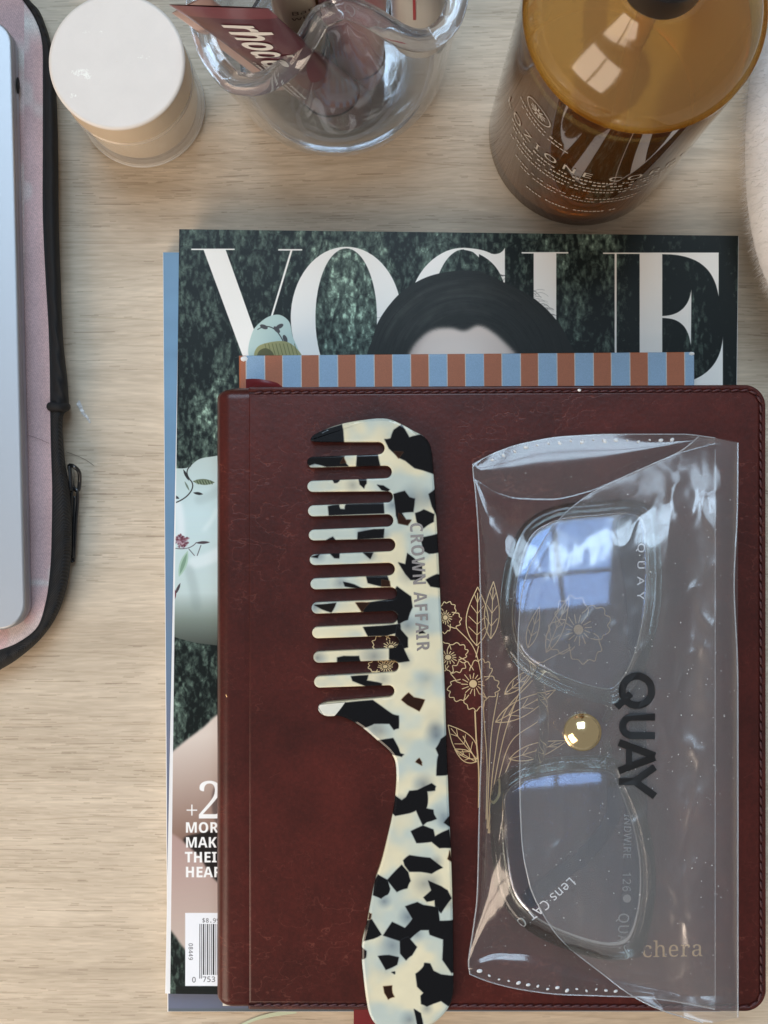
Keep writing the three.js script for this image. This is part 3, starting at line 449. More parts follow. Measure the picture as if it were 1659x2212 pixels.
  for (let k = 0; k < 90; k++) { const a = rr(0, 6.3), r = rr(2, 15); x.fillStyle = ['#8c6f7c', '#6f3a44', '#b49aa4', '#5a2a33'][k % 4]; x.globalAlpha = 0.7; x.beginPath(); x.ellipse(393 + r * Math.cos(a), 1168 + r * Math.sin(a), 3, 2, a, 0, 7); x.fill(); } x.globalAlpha = 1;
  leaf(438, 1172, 16, 6, -0.05, '#4d4248'); x.strokeStyle = '#514b50'; x.lineWidth = 1.6; x.beginPath(); x.moveTo(376, 1184); x.quadraticCurveTo(410, 1190, 424, 1172); x.moveTo(408, 1186); x.lineTo(420, 1200); x.moveTo(426, 1200); x.lineTo(434, 1178); x.stroke();
  leaf(396, 1218, 30, 16, 1.9, '#a9c6b4'); leaf(396, 1218, 24, 8, 1.9, '#7f9e88'); leaf(384, 1272, 14, 6, 2.0, '#4a4146'); leaf(377, 1284, 12, 7, 1.6, '#6a2f3a');
  x.restore();
  // skin of a shoulder and knee, simple tones
  const skin = (pts, c0, c1, y0, y1) => { const g2 = x.createLinearGradient(380, y0, 420, y1); g2.addColorStop(0, c0); g2.addColorStop(1, c1); curve(pts, g2); };
  x.filter = 'blur(2.5px)';
  skin([[340, 1650], [369, 1626], [400, 1600], [440, 1570], [475, 1540], [620, 1500], [620, 1830], [470, 1880], [400, 1826], [340, 1795]], '#dccfc4', '#86695c', 1600, 1820);
  curve([[397, 1812], [430, 1800], [480, 1790], [620, 1800], [620, 1930], [470, 1920], [440, 1880], [405, 1850]], '#241f1e');
  skin([[340, 1790], [370, 1800], [396, 1818], [430, 1850], [470, 1905], [640, 1990], [640, 2100], [450, 2100], [400, 2052], [366, 2008], [340, 1990]], '#b3968f', '#c4b4a8', 1800, 2050);
  curve([[464, 1700], [500, 1690], [600, 1700], [600, 1775], [470, 1780]], '#6b5b56');
  x.filter = 'none';
  x.fillStyle = '#f6f6f4'; x.font = '112px serif'; x.fillText('2', 424, 1768); x.fillRect(403, 1748.8, 23, 2.6); x.fillRect(413.2, 1738, 2.6, 24);
  x.font = 'bold 31.5px sans-serif'; ['MORE', 'MAKE', 'THEIR', 'HEART'].forEach((s, k) => x.fillText(s, 399, 1799 + k * 32.1));
  x.fillStyle = '#eef0f4'; x.fillRect(400, 1972, 150, 158); x.fillStyle = '#2a2a2c'; x.font = '13px monospace'; x.fillText('$8.99', 436, 1993);
  let bx = 431; for (const w of [1.6, 1.4, 3, 1.2, 2.6, 1.2, 1.6, 3.6, 1.2, 4.4, 5, 3, 1.4, 2.8, 4, 1.4, 2, 4.2, 1.4, 3, 1.6]) { x.fillRect(bx, 1996, w * 0.9, bx < 436 ? 118 : 110); bx += w + 2.3; }
  x.font = '16px monospace'; x.fillText('0', 414, 2122); x.fillText('753', 437, 2121); x.save(); x.translate(408, 2037); x.rotate(Math.PI / 2); x.font = '12.5px monospace'; x.fillText('08449', 0, 0); x.restore();
  x.fillStyle = '#1b1f1e'; x.fillRect(380, 2131, 300, 30);
  const y = 0.0125, tilt = 0.0118;
  const o = thing('magazine', 'fashion magazine with white serif masthead over dark bark, under the striped book', 'magazine', P(387, 495, 0.0056), 'magazines lying under the books');
  const tl = P(387, 495, y), ex = V3(Math.cos(tilt), 0, Math.sin(tilt)), ez = V3(-Math.sin(tilt), 0, Math.cos(tilt)), w = 1208 / F * (EYE - y), h = 1652 / F * (EYE - y);
  const corner = (a, b, p0 = tl) => { const q = p0.clone().addScaledVector(ex, a * w).addScaledVector(ez, b * h); return [q.x, q.z]; };
  const g = slab([corner(0, 0), corner(1, 0), corner(1, 1), corner(0, 1)], y - 0.0003, y, 0);
  planarUV(g, tl.x, tl.z, w * (1210 / 1208), h * (1660 / 1652), tilt);
  part(o, 'cover', g, phys({ map: tex(c, true, 'edge'), roughness: 0.33, specularIntensity: 0.38 }));
  const block = [corner(0.001, 0.0008), corner(1.0016, 0.0006), corner(1.0016, 0.999), corner(-0.0095, 1.0005)];
  part(o, 'pages', slab(block, 0.0059, y - 0.0004, 0.0003, 2), M.pages);
}

// ---------------------------------------------------------------- striped hardback
{
  const [c, x] = paint(1024, 256, (i, j) => { const g = 0.95 + 0.1 * hash(i, j, 5), u = 516 + i / 1024 * 985, k = (((u - 531) % 79) + 79) % 79, e = Math.min(k, Math.abs(k - 40), 79 - k); const b = k < 40; const p = e < 0.9 ? [196, 190, 182] : b ? [140, 168, 194] : [168, 96, 62]; return p.map((q) => q * g); });
  const y = 0.026, pts = xz([[516, 768], [1500, 760], [1506, 1900], [522, 1900]], y);
  const o = thing('hardback_book', 'hardback with terracotta and pale blue stripes peeking out above the burgundy journal', 'book', P(516, 768, 0.0126));
  const inset = (d) => { const cx = (pts[0][0] + pts[2][0]) / 2, cz = (pts[0][1] + pts[2][1]) / 2; return pts.map(([a, b]) => [a + Math.sign(cx - a) * d, b + Math.sign(cz - b) * d]); };
  const mat = phys({ map: tex(c, true, 'edge'), roughness: 0.45, specularIntensity: 0.8 });
  const top = slab(pts, y - 0.0024, y, 0.0005, 3); planarUV(top, pts[0][0], pts[0][1], pts[1][0] - pts[0][0], 0.05, -0.008); part(o, 'front_cover', top, mat);
  part(o, 'pages', slab(inset(0.003), 0.0152, y - 0.0025, 0), M.pages);
  const bot = slab(pts, 0.0127, 0.0150, 0.0005, 3); planarUV(bot, pts[0][0], pts[0][1], pts[1][0] - pts[0][0], 0.05, -0.008); part(o, 'back_cover', bot, mat);
  const worn = std({ color: rgb(0.82, 0.80, 0.77), roughness: 0.9 });       // bare board where the corners are bumped
  const lump = (u, v, a, b, r) => { const g = new THREE.IcosahedronGeometry(0.001, 2), p = g.attributes.position, q = P(u, v, y); for (let i = 0; i < p.count; i++) { const k = 1 + 0.35 * (vnoise(p.getX(i) * 4000 + 9, p.getZ(i) * 4000, r) - 0.5); p.setXYZ(i, p.getX(i) * a * k, p.getY(i) * 0.45 * k, p.getZ(i) * b * k); } g.computeVertexNormals(); g.translate(q.x, q.y - 0.0001, q.z); return g; };
  part(o, 'worn_corner', lump(527, 775, 1.3, 0.9, 3), worn, 'bumped pale corner'); part(o, 'worn_corner', lump(1494, 764, 1.0, 0.6, 5), worn);
}

// ---------------------------------------------------------------- burgundy journal
const JY = 0.046;                                     // its top
{
  const o = thing('leather_journal', 'burgundy leather journal with stitched border and gold foil flowers, on the striped book', 'journal', P(500, 1500, 0.0262));
  const W = 1024;
  const crack = (i, j) => { const X = i / 64, Y = j / 64; const a = Math.abs(fbm(X * 1.3, Y * 2.2, 4, 7) - 0.5), b = Math.abs(fbm(X * 3.1 + 9, Y * 3.9, 3, 17) - 0.5), m = smooth(0.45, 0.62, fbm(X * 0.35, Y * 0.35, 3, 33)); return Math.max(smooth(0.018, 0, a) * m, smooth(0.014, 0, b) * 0.6 * smooth(0.4, 0.6, fbm(X * 0.5 + 4, Y * 0.5, 2, 43))); };
  const [c, x] = paint(W, W, (i, j) => { const n = fbm(i / 90, j / 90, 4, 51), f = fbm(i / 5, j / 5, 2, 57), k = crack(i, j), q = 0.78 + 0.40 * n + 0.18 * (f - 0.5); return [lerp(71, 112, k * 0.65) * q, lerp(28, 62, k * 0.65) * q, lerp(23, 51, k * 0.65) * q]; });
  for (let n = 0; n < 170; n++) { const a = rr(0, W), b = rr(0, W); x.strokeStyle = `rgba(140,92,82,${rr(0.08, 0.3)})`; x.lineWidth = rr(0.5, 1.1); x.beginPath(); x.moveTo(a, b); x.quadraticCurveTo(a + rr(-14, 14), b + rr(-6, 6), a + rr(-26, 26), b + rr(-10, 10)); x.stroke(); }
  const [cb] = paint(W, W, (i, j) => { const v = 140 + 70 * (fbm(i / 7, j / 7, 3, 61) - 0.5) + 60 * (fbm(i / 40, j / 40, 3, 65) - 0.5) - 60 * crack(i, j); return [v, v, v]; });
  const map = tex(c), bump = tex(cb, false);
  M.leather = phys({ map, bumpMap: bump, bumpScale: 0.0001, roughness: 0.31, specularIntensity: 0.6 });
  const round = (cu, cv, r, a0, a1, n = 14) => Array.from({ length: n + 1 }, (_, i) => { const a = lerp(a0, a1, i / n) * Math.PI / 180; return [cu + r * Math.cos(a), cv + r * Math.sin(a)]; });
  const L = 537, cov = [[L, 836], ...round(1609, 877, 46, -90, 0), ...round(1610, 2140, 46, 0, 90), [L, 2182]];
  const uvLeather = (g) => planarUV(g, -0.1, -0.1, 0.16, 0.16);
  const ringAt = (d) => [[L, 836 + d], ...round(1609, 877, 46 - d, -90, 0), ...round(1610, 2140, 46 - d, 0, 90), [L, 2182 - d]];
  part(o, 'front_cover', uvLeather(slab(xz(ringAt(13.6), JY), JY - 0.0026, JY, 0.0008, 4)), M.leather);
  part(o, 'border', uvLeather(slab(xz([...cov, ...ringAt(10.8).reverse()], JY), JY - 0.0024, JY - 0.00015, 0.0008, 4)), M.leather);
  part(o, 'lining', uvLeather(slab(xz(ringAt(5), JY - 0.0015), JY - 0.00262, JY - 0.0009, 0)), M.leather);
  part(o, 'back_cover', uvLeather(slab(xz(cov, JY), 0.0263, 0.0286, 0.0009, 3)), M.leather);
  // spine: a rounded strip whose upper and lower corners curl in
  const zt = P(0, 836, JY).z, zb = P(0, 2182, JY).z, xl = P(470, 0, JY - 0.0085).x, xr = P(L + 1.2, 0, JY).x;
  const prof = table([[0, 0], [0.06, 0.35], [0.16, 0.62], [0.35, 0.9], [0.6, 1.0], [0.9, 1.0], [1, 0.985]]);
  part(o, 'spine', uvLeather(sheet((s, t) => {
    const e = 0.0035, z = lerp(zt, zb, t), d = Math.min(z - zt, zb - z), k = d < e ? 1 - Math.sqrt(Math.max(0, 1 - (1 - d / e) ** 2)) : 0;
    if (s < 0.3) { const q = s / 0.3; return V3(xl + 0.0004 + k * 0.006 + 0.0002 * Math.sin(q * 3), lerp(0.0264, JY - 0.0105, q) , z); }
    const q = (s - 0.3) / 0.7; return V3(lerp(xl + k * 0.006, xr, Math.pow(q, 1.6)), JY - 0.0105 + (0.0104 - k * 0.004) * prof(q) , z);
  }, 34, 260)), M.leather);
  part(o, 'pages', slab(xz([[482, 850], [1640, 846], [1640, 2170], [482, 2170]], JY - 0.004), 0.0287, JY - 0.0027, 0), std({ color: rgb(0.72, 0.66, 0.55), roughness: 0.85 }));
  // stitches sunk along the border
  const path = [[548, 848.2], ...round(1609, 877, 33.8, -90, 0, 20), ...round(1610, 2140, 33.8, 0, 90, 20), [548, 2169.8]];
  const curve = new THREE.CurvePath(); for (let i = 1; i < path.length; i++) { const a = P(...path[i - 1], JY), b = P(...path[i], JY); curve.add(new THREE.LineCurve3(a, b)); }
  const len = curve.getLength(), n = Math.floor(len / 0.00315), sg = new THREE.SphereGeometry(1, 8, 5); sg.scale(0.0015, 0.0005, 0.00042);
  const thread = std({ color: rgb(0.07, 0.018, 0.02), roughness: 0.5 });
  const grooveL = [], grooveR = [];
  for (let i = 0; i < n; i++) {
    const p = curve.getPointAt((i + 0.5) / n), q = curve.getTangentAt((i + 0.5) / n), m = shadows(new THREE.Mesh(sg, thread)); m.name = 'stitch'; m.position.copy(p).sub(o.position); m.position.y = JY + 0.00008 - o.position.y; m.rotation.y = Math.atan2(-q.z, q.x) + 0.16; o.add(m);
  }
  // ribbon marker
  const red = std({ color: rgb(0.16, 0.008, 0.012), roughness: 0.45 });
  const rib = part(o, 'ribbon', sheet((s, t) => { const v = lerp(2150, 2290, t), p = P(lerp(764, 816, s), v, 0.0325 - 0.012 * t * t); return p; }, 4, 24), red);
  part(rib, 'ribbon_loop', sheet((s, t) => { const u = lerp(531, 618, t), v = lerp(846, 818 + 16 * Math.pow(t * 1.15 - 0.2, 2) * 1.2 + (t > 0.8 ? (t - 0.8) * 40 : 0), s); return P(u, v, 0.0315 + 0.003 * Math.sin(s * 2) * Math.sin(t * Math.PI)); }, 6, 24), red);
  // gold foil line drawing of poppies
  M.gold = phys({ color: rgb(0.95, 0.67, 0.36), metalness: 1, roughness: 0.42 });
  const lines = [], yj = () => JY, LW = 1.9;
  const line = (pts, w = LW, n = 26) => lines.push(ribbon(pts.length > 2 ? splinePts(pts, n) : pts, w, yj, 0.00012 + lines.length * 0.0000004));
  const flower = (cu, cv, r, tiltA, petals, squash, k) => {
    for (let p = 0; p < petals; p++) {
      const a0 = tiltA + p / petals * 6.283, wd = 6.283 / petals * 0.62, pts = [];
      for (let i = 0; i <= 16; i++) { const t = i / 16, a = a0 + (t - 0.5) * 2 * wd, rad = r * (0.28 + 0.72 * Math.pow(Math.sin(Math.PI * clamp(t, 0.02, 0.98)), 0.45)) * (1 + 0.07 * Math.sin(i * 2.1 + p + k)); pts.push([cu + rad * Math.cos(a), cv + rad * Math.sin(a) * squash]); }
      line(pts, LW, 40);
    }
    for (let i = 0; i < 15; i++) { const a = i / 15 * 6.283 + k, r0 = r * 0.2, r1 = r * rr(0.36, 0.5); line([[cu + r0 * Math.cos(a), cv + r0 * Math.sin(a) * squash], [cu + r1 * Math.cos(a + 0.12), cv + r1 * Math.sin(a + 0.12) * squash]], 1.8); }
    const disc = new THREE.CircleGeometry(r * 0.15 / F * (EYE - JY), 14).rotateX(-Math.PI / 2), dc = P(cu, cv, JY + 0.00022 + k * 1e-6); disc.scale(1, 1, squash); disc.translate(dc.x, dc.y, dc.z); disc.deleteAttribute('uv'); lines.push(disc);
  };
  const leafL = (u0, v0, u1, v1, w, veins = 4) => {
    const dx = u1 - u0, dy = v1 - v0, px = -dy, py = dx, l = Math.hypot(dx, dy); const at = (t, k) => [u0 + dx * t + px / l * w * k * Math.sin(Math.PI * Math.pow(t, 0.8)), v0 + dy * t + py / l * w * k * Math.sin(Math.PI * Math.pow(t, 0.8))];
    for (const k of [1, -1]) line(Array.from({ length: 9 }, (_, i) => at(i / 8, k))); line([at(0, 0), at(0.9, 0)], 1.6);
    for (let i = 1; i <= veins; i++) for (const k of [1, -1]) { const t = i / (veins + 1.5); line([at(t, 0), at(Math.min(0.95, t + 0.14), k * 0.8)], 1.4); }
  };
  flower(962, 1334, 34, 0.3, 4, 1.0, 1); flower(968, 1420, 46, 0.9, 4, 0.8, 2); flower(1022, 1477, 56, 0.2, 5, 1.0, 3); flower(845, 1398, 42, 0.5, 4, 0.8, 4); flower(832, 1440, 36, 0.1, 4, 0.7, 5); flower(1250, 1360, 70, 1.2, 4, 1.05, 6);
  leafL(1030, 1395, 1032, 1268, 24, 4); leafL(1060, 1380, 1066, 1256, 16, 3); leafL(1030, 1640, 968, 1566, 22, 3); leafL(1028, 1646, 982, 1618, 12, 2); leafL(1070, 1560, 1200, 1490, 18, 3); leafL(1100, 1640, 1226, 1600, 16, 3); leafL(1090, 1500, 1160, 1440, 12, 3); leafL(1180, 1410, 1230, 1290, 15, 3); leafL(1140, 1400, 1165, 1310, 12, 2);
  line([[1026, 1535], [1029, 1600], [1034, 1660], [1034, 1745]], 3); line([[985, 1356], [1020, 1394], [1036, 1440], [1046, 1560], [1052, 1650], [1050, 1770]]); line([[1034, 1395], [1028, 1420]], 2); line([[1076, 1496], [1062, 1580], [1056, 1680], [1052, 1790]]); line([[1150, 1470], [1090, 1540], [1068, 1640], [1054, 1790]]); line([[1234, 1398], [1150, 1450], [1098, 1560], [1070, 1680], [1054, 1800]]); line([[1160, 1560], [1106, 1600], [1078, 1680], [1056, 1800]]); line([[1104, 1640], [1080, 1700], [1058, 1800]]); line([[1000, 1590], [1030, 1646]], 2);
  const foil = mergeGeometries(lines); part(o, 'foil_flowers', foil, M.gold, 'gold foil line drawing of poppies');
  part(o, 'foil_name', lettering(fonts.serif_regular, 'chera', 34, (a, b) => P(1386 + a, 2068 - b - 0.02 * a, JY + 0.00015), 1.5, 5), M.gold, 'gold foil lettering');
  const marks = [[[472.5, 1392], [475, 1400], [473, 1412]], [[472, 1500], [478, 1497], [487, 1500], [490, 1506]], [[473, 1440], [476, 1448]], [[472.5, 1560], [474, 1574]], [[473, 1690], [475, 1720]]].map((p) => ribbon(p.length > 2 ? splinePts(p, 12) : p, 1.6, (u) => JY - 0.0105 + 0.0104 * prof(Math.pow(clamp((u - 471) / 64.5), 1 / 1.6)), 0.0003)); part(o, 'foil_marks', mergeGeometries(marks), M.gold);
}

// ---------------------------------------------------------------- comb
const A = ([a, b]) => [a / 3.031 + 597, b / 3.031 + 863], Bz = ([a, b]) => [a / 2.941 + 663.6, b / 2.941 + 1460];
{
  const y0 = JY + 0.0003, y1 = JY + 0.0045;
  const pts = [], add = (...q) => pts.push(...q);
  const arc = (c0, c1, bulge, n = 10) => { // half turn from c0 to c1, bulging along +x (1) or -x (-1)
    const cu = (c0[0] + c1[0]) / 2, cv = (c0[1] + c1[1]) / 2, r = Math.hypot(c1[0] - c0[0], c1[1] - c0[1]) / 2, a0 = Math.atan2(c0[1] - cv, c0[0] - cu);
    for (let i = 0; i <= n; i++) { const a = a0 + bulge * Math.PI * i / n; add([cu + r * Math.cos(a), cv + r * Math.sin(a)]); }
  };
  // tooth: [left y top, right y top, left y bottom, right y bottom, tip x]; slot: right end x
  const teeth = [[374, 358, 446, 434, 200], [531, 514, 606, 602, 202], [692, 672, 766, 752, 206], [851, 831, 924, 911, 211], [1013, 993, 1085, 1070, 217], [1170, 1151, 1244, 1230, 222], [1327, 1308, 1403, 1386, 229], [1488, 1466, 1565, 1547, 233], [1649, 1627, 1725, 1708, 241], [1810, 1783, 1888, 1872, 246]];
  const slotEnd = [708, 755, 762, 765, 778, 775, 788, 793, 800, 800, 772];
  // back of the comb and handle, clockwise from the first tooth's tip
  add(...splinePts([[222, 262], [236, 238], [330, 190], [440, 155], [550, 135], [680, 122], [740, 128], [820, 160], [900, 205], [960, 236], [1000, 280], [1018, 345], [1030, 480], [1045, 700], [1062, 1000], [1075, 1300], [1090, 1600], [1105, 1900], [1112, 2150]].map(A), 60));
  add(...splinePts([...[[890, 500], [905, 900], [918, 1200], [928, 1600], [930, 1850], [922, 2050], [885, 2128], [800, 2210], [700, 2262], [600, 2282], [500, 2262], [430, 2210], [395, 2150], [375, 2060], [355, 1900], [345, 1780], [350, 1680], [375, 1580], [400, 1450], [430, 1300], [470, 1180], [510, 1020], [545, 860], [562, 720], [565, 600], [555, 535], [528, 487], [450, 415], [350, 330], [250, 272], [190, 254], [165, 257], [120, 256], [84, 238], [68, 210], [80, 182], [130, 166]].map(Bz)], 150));
  const up = (k) => { // from the slot's lower edge round its end to the slot's upper edge
    const low = k < 10 ? teeth[k][1] : 1946, top = k ? teeth[k - 1][3] : 279, r = (low - top) / 2, e = slotEnd[k] - r;
    const half = []; for (let i = 0; i <= 10; i++) { const a = Math.PI / 2 - Math.PI * i / 10; half.push(A([e + r * Math.cos(a), (low + top) / 2 + r * Math.sin(a)])); } add(...half);
  };
  up(10);
  for (let k = 9; k >= 0; k--) {
    const [lt, , lb, , tip] = teeth[k], r = (lb - lt) / 2;
    for (let i = 0; i <= 12; i++) { const a = Math.PI / 2 + Math.PI * i / 12; add(A([tip + r + r * Math.cos(a), (lb + lt) / 2 + r * Math.sin(a)])); }
    up(k);
  }
  add(A([300, 279]), A([245, 277]), A([226, 272]));
  const w = xz(pts, y1 - 0.0006), g0 = slab(w, y0, y1, 0.0009, 4, 0.8);
  // tortoise acetate: ivory ground, black and brown chips, some chips sunk below the surface
  const K = 1.5, ox = 655, oy = 895, W = Math.round(335 * K), H = 2040;
  const [c, x] = paint(W, H, (i, j) => { const n = fbm(i / 70, j / 70, 3, 3), m = fbm(i / 130 + 5, j / 110, 3, 13), t = smooth(0.35, 0.62, m), q = 0.96 + 0.08 * n; return [lerp(218, 184, t) * q, lerp(210, 194, t) * q, lerp(180, 186, t) * q]; });
  x.scale(K, K); x.translate(-ox, -oy);
  const blur = (u, v, r, al) => { const gg = x.createRadialGradient(u, v, 0, u, v, r); gg.addColorStop(0, `rgba(52,66,86,${al})`); gg.addColorStop(0.5, `rgba(80,98,116,${al * 0.55})`); gg.addColorStop(1, 'rgba(120,135,150,0)'); x.fillStyle = gg; x.fillRect(u - r, v - r, 2 * r, 2 * r); };
  for (const [p, r, al] of [[[900, 650], 34, 0.7], [[1000, 650], 26, .5], [[760, 690], 16, .8], [[580, 870], 20, .8], [[500, 560], 18, .6], [[700, 900], 18, .5], [[240, 430], 16, .6], [[620, 1020], 14, .7], [[280, 1020], 16, .7], [[420, 1200], 18, .7], [[860, 1150], 22, .5], [[250, 1360], 18, .7], [[860, 1480], 26, .8], [[960, 1430], 18, .5], [[640, 1680], 34, .8], [[270, 1690], 22, .8], [[840, 1700], 20, .6], [[980, 1830], 24, .35], [[700, 1830], 18, .5], [[640, 2150], 26, .6], [[1040, 2150], 20, .8], [[380, 350], 12, .5]]) blur(...A(p), r * 1.2, al * 0.55);
  for (const [p, r, al] of [[[470, 350], 24, .45], [[820, 380], 26, .9], [[860, 520], 14, .7], [[740, 690], 26, .9], [[600, 800], 18, .7], [[860, 880], 26, .5], [[880, 920], 18, .8], [[820, 1180], 16, .7], [[740, 1320], 26, .6], [[800, 1300], 22, .5], [[490, 1430], 16, .8], [[640, 1530], 22, .9], [[540, 1710], 34, .75], [[700, 1640], 16, .6], [[500, 1880], 20, .25], [[760, 2110], 14, .7], [[650, 2180], 22, .8], [[560, 1620], 18, .5], [[900, 1450], 14, .5]]) blur(...Bz(p), r * 1.2, al * 0.55);
  const chip = (pp, col, f) => { const q = pp.map(f); x.beginPath(); q.forEach(([a, b], i) => { if (!i) x.moveTo(a, b); else { const [a0, b0] = q[i - 1], m = rr(-1.6, 1.6); x.quadraticCurveTo((a + a0) / 2 + m, (b + b0) / 2 + m, a, b); } }); x.closePath(); x.lineJoin = 'round'; for (const [lw, al] of [[5, 0.14], [3, 0.25], [1.4, 0.5]]) { x.lineWidth = lw; x.globalAlpha = al; x.strokeStyle = col === BR ? '#5a3a22' : '#2c3036'; x.stroke(); } x.globalAlpha = 1; x.fillStyle = col; x.fill(); };
  const K0 = '#0b0c10', BR = '#2a160d';
  for (const [pp, col] of [
    [[[205, 230], [428, 165], [438, 230], [442, 290], [200, 290]], '#14181d'], [[[820, 165], [870, 250], [945, 232], [1010, 270], [1050, 340], [1040, 490], [960, 462], [905, 448], [845, 400], [800, 380], [770, 350], [738, 320], [710, 262], [750, 255], [770, 200]], K0], [[[770, 340], [830, 345], [800, 384]], BR],
    [[[190, 360], [445, 372], [440, 400], [470, 436], [330, 440], [250, 420], [200, 440]], K0], [[[440, 378], [455, 412], [420, 418]], BR], [[[530, 364], [662, 358], [678, 434], [524, 438]], K0],
    [[[370, 526], [415, 522], [400, 542], [380, 545]], K0], [[[540, 522], [588, 520], [588, 552], [574, 580], [548, 556]], K0], [[[662, 560], [700, 565], [740, 590], [730, 600], [690, 592]], K0],
    [[[340, 700], [410, 690], [418, 718], [450, 720], [456, 688], [700, 676], [705, 744], [345, 758]], '#101318'], [[[768, 620], [840, 600], [870, 640], [905, 650], [895, 735], [820, 742], [850, 790], [880, 790], [860, 822], [800, 810], [785, 760], [778, 690]], K0], [[[800, 745], [850, 790], [880, 790], [858, 820], [800, 808]], BR], [[[910, 745], [965, 722], [1032, 752], [1028, 800], [965, 840], [920, 800]], K0], [[[998, 620], [1040, 588], [1060, 780], [1020, 700]], K0],
    [[[535, 870], [640, 850], [705, 848], [700, 905], [532, 915]], K0], [[[330, 920], [370, 900], [388, 924], [360, 930]], K0], [[[945, 905], [1060, 880], [1062, 1000], [1000, 1008], [965, 990]], K0], [[[980, 1180], [1050, 1145], [1075, 1150], [1075, 1232], [1010, 1222]], K0], [[[845, 1080], [858, 1008], [900, 1040], [952, 1095], [950, 1180], [880, 1180], [845, 1140], [800, 1068]], K0],
    [[[355, 1010], [412, 1008], [410, 1038], [380, 1036]], K0], [[[570, 1004], [632, 1004], [615, 1042]], K0], [[[230, 1030], [280, 1015], [270, 1036]], K0], [[[440, 1195], [510, 1212], [570, 1240], [450, 1222]], K0], [[[590, 1160], [725, 1155], [745, 1222], [690, 1222], [600, 1200]], K0], [[[690, 1180], [740, 1190], [744, 1222], [690, 1222]], BR],
    [[[790, 1225], [880, 1290], [890, 1360], [860, 1440], [800, 1470], [790, 1430], [770, 1400], [600, 1400], [560, 1385], [600, 1330], [730, 1310]], K0], [[[520, 1330], [610, 1330], [560, 1390], [540, 1360]], BR], [[[250, 1345], [390, 1332], [360, 1392], [300, 1372]], '#14100e'], [[[570, 1490], [690, 1482], [810, 1470], [810, 1520], [720, 1545], [600, 1548]], K0], [[[790, 1480], [860, 1560], [860, 1620], [800, 1640], [770, 1600]], K0], [[[938, 1498], [972, 1528], [935, 1532]], K0],
    [[[400, 1690], [440, 1680], [540, 1680], [550, 1716], [400, 1725]], K0], [[[740, 1630], [820, 1600], [870, 1710], [800, 1720], [740, 1700]], K0], [[[490, 1812], [600, 1805], [590, 1840], [650, 1850], [690, 1860], [690, 1890], [620, 1890], [500, 1840]], K0], [[[820, 1965], [866, 1920], [900, 1950], [970, 1965], [935, 2038], [860, 1998]], BR], [[[270, 2010], [372, 2076], [450, 1985], [630, 1968], [690, 2010], [760, 2060], [800, 2070], [800, 2150], [770, 2160], [740, 2120], [640, 2120], [560, 2150], [480, 2130], [380, 2080]], K0]]) chip(pp, col, A);
  chip([[266, 2000], [450, 1982], [375, 2078], [320, 2080]], '#d9d8cb', A);
  for (const [pp, col] of [
    [[[450, 410], [545, 395], [580, 460], [590, 490], [612, 498], [600, 510], [520, 495]], K0], [[[690, 545], [712, 522], [728, 548], [728, 566]], BR], [[[818, 460], [850, 400], [892, 372], [895, 625], [822, 630], [825, 560], [835, 500]], K0],
    [[[628, 770], [650, 730], [700, 725], [790, 682], [815, 700], [810, 725], [760, 730], [765, 790], [755, 840], [800, 850], [805, 880], [820, 905], [760, 925], [735, 945], [692, 850], [640, 870], [560, 885], [540, 870], [560, 762], [600, 790]], K0], [[[660, 985], [735, 950], [800, 975], [810, 1020], [900, 975], [915, 1090], [840, 1090], [790, 1050], [695, 1058]], K0], [[[870, 930], [905, 890], [912, 960]], K0], [[[892, 1160], [905, 1110], [920, 1180]], BR],
    [[[612, 1170], [650, 1138], [780, 1155], [858, 1215], [790, 1252], [720, 1240], [650, 1240], [620, 1200]], K0], [[[510, 1295], [600, 1200], [640, 1245], [655, 1300], [635, 1345], [570, 1368]], K0], [[[450, 1262], [510, 1295], [525, 1350], [510, 1385], [470, 1410], [420, 1390], [430, 1300]], K0], [[[740, 1405], [790, 1360], [770, 1300], [850, 1335], [890, 1360], [915, 1410], [850, 1502], [815, 1470], [810, 1420], [760, 1430]], K0],
    [[[625, 1462], [700, 1436], [740, 1455], [830, 1470], [840, 1555], [930, 1550], [935, 1880], [915, 1880], [860, 1800], [865, 1670], [780, 1640], [775, 1610], [720, 1610], [640, 1680], [590, 1680], [485, 1645], [540, 1562], [620, 1600], [670, 1540]], K0], [[[590, 1680], [640, 1655], [695, 1720], [665, 1770], [628, 1802], [592, 1760]], K0], [[[360, 1680], [375, 1560], [410, 1545], [470, 1640], [420, 1665]], K0], [[[340, 1720], [375, 1745], [372, 1785], [340, 1800]], K0], [[[388, 1540], [395, 1505], [408, 1510], [400, 1545]], BR], [[[452, 1778], [520, 1772], [580, 1785], [570, 1830], [500, 1862]], K0], [[[538, 1880], [556, 1876], [555, 1890]], K0], [[[485, 1970], [538, 1965], [540, 2010], [552, 2035], [515, 2050], [492, 2010]], BR],
    [[[690, 1890], [735, 1850], [745, 1822], [780, 1826], [800, 1870], [850, 1895], [930, 1905], [925, 2060], [900, 2095], [850, 2060], [760, 2095], [725, 2080], [722, 2030], [740, 2010], [700, 1970]], K0], [[[680, 2115], [720, 2140], [735, 2212], [700, 2215], [690, 2160]], K0]]) chip(pp, col, Bz);
  const mat = phys({ map: tex(c, true, 'edge'), roughness: 0.13, ior: 1.5, specularIntensity: 0.8 });
  // texture laid over the comb's own outline, in metres
  const p0 = P(ox, oy, y1 - 0.0006), p1 = P(ox + W / K, oy + H / K, y1 - 0.0006); planarUV(g0, p0.x, p0.z, p1.x - p0.x, p1.z - p0.z);
  const xc = P(827, 0, y1).x, groups = new Map();
  const src = ['position', 'normal', 'uv'].map((k) => g0.attributes[k]);
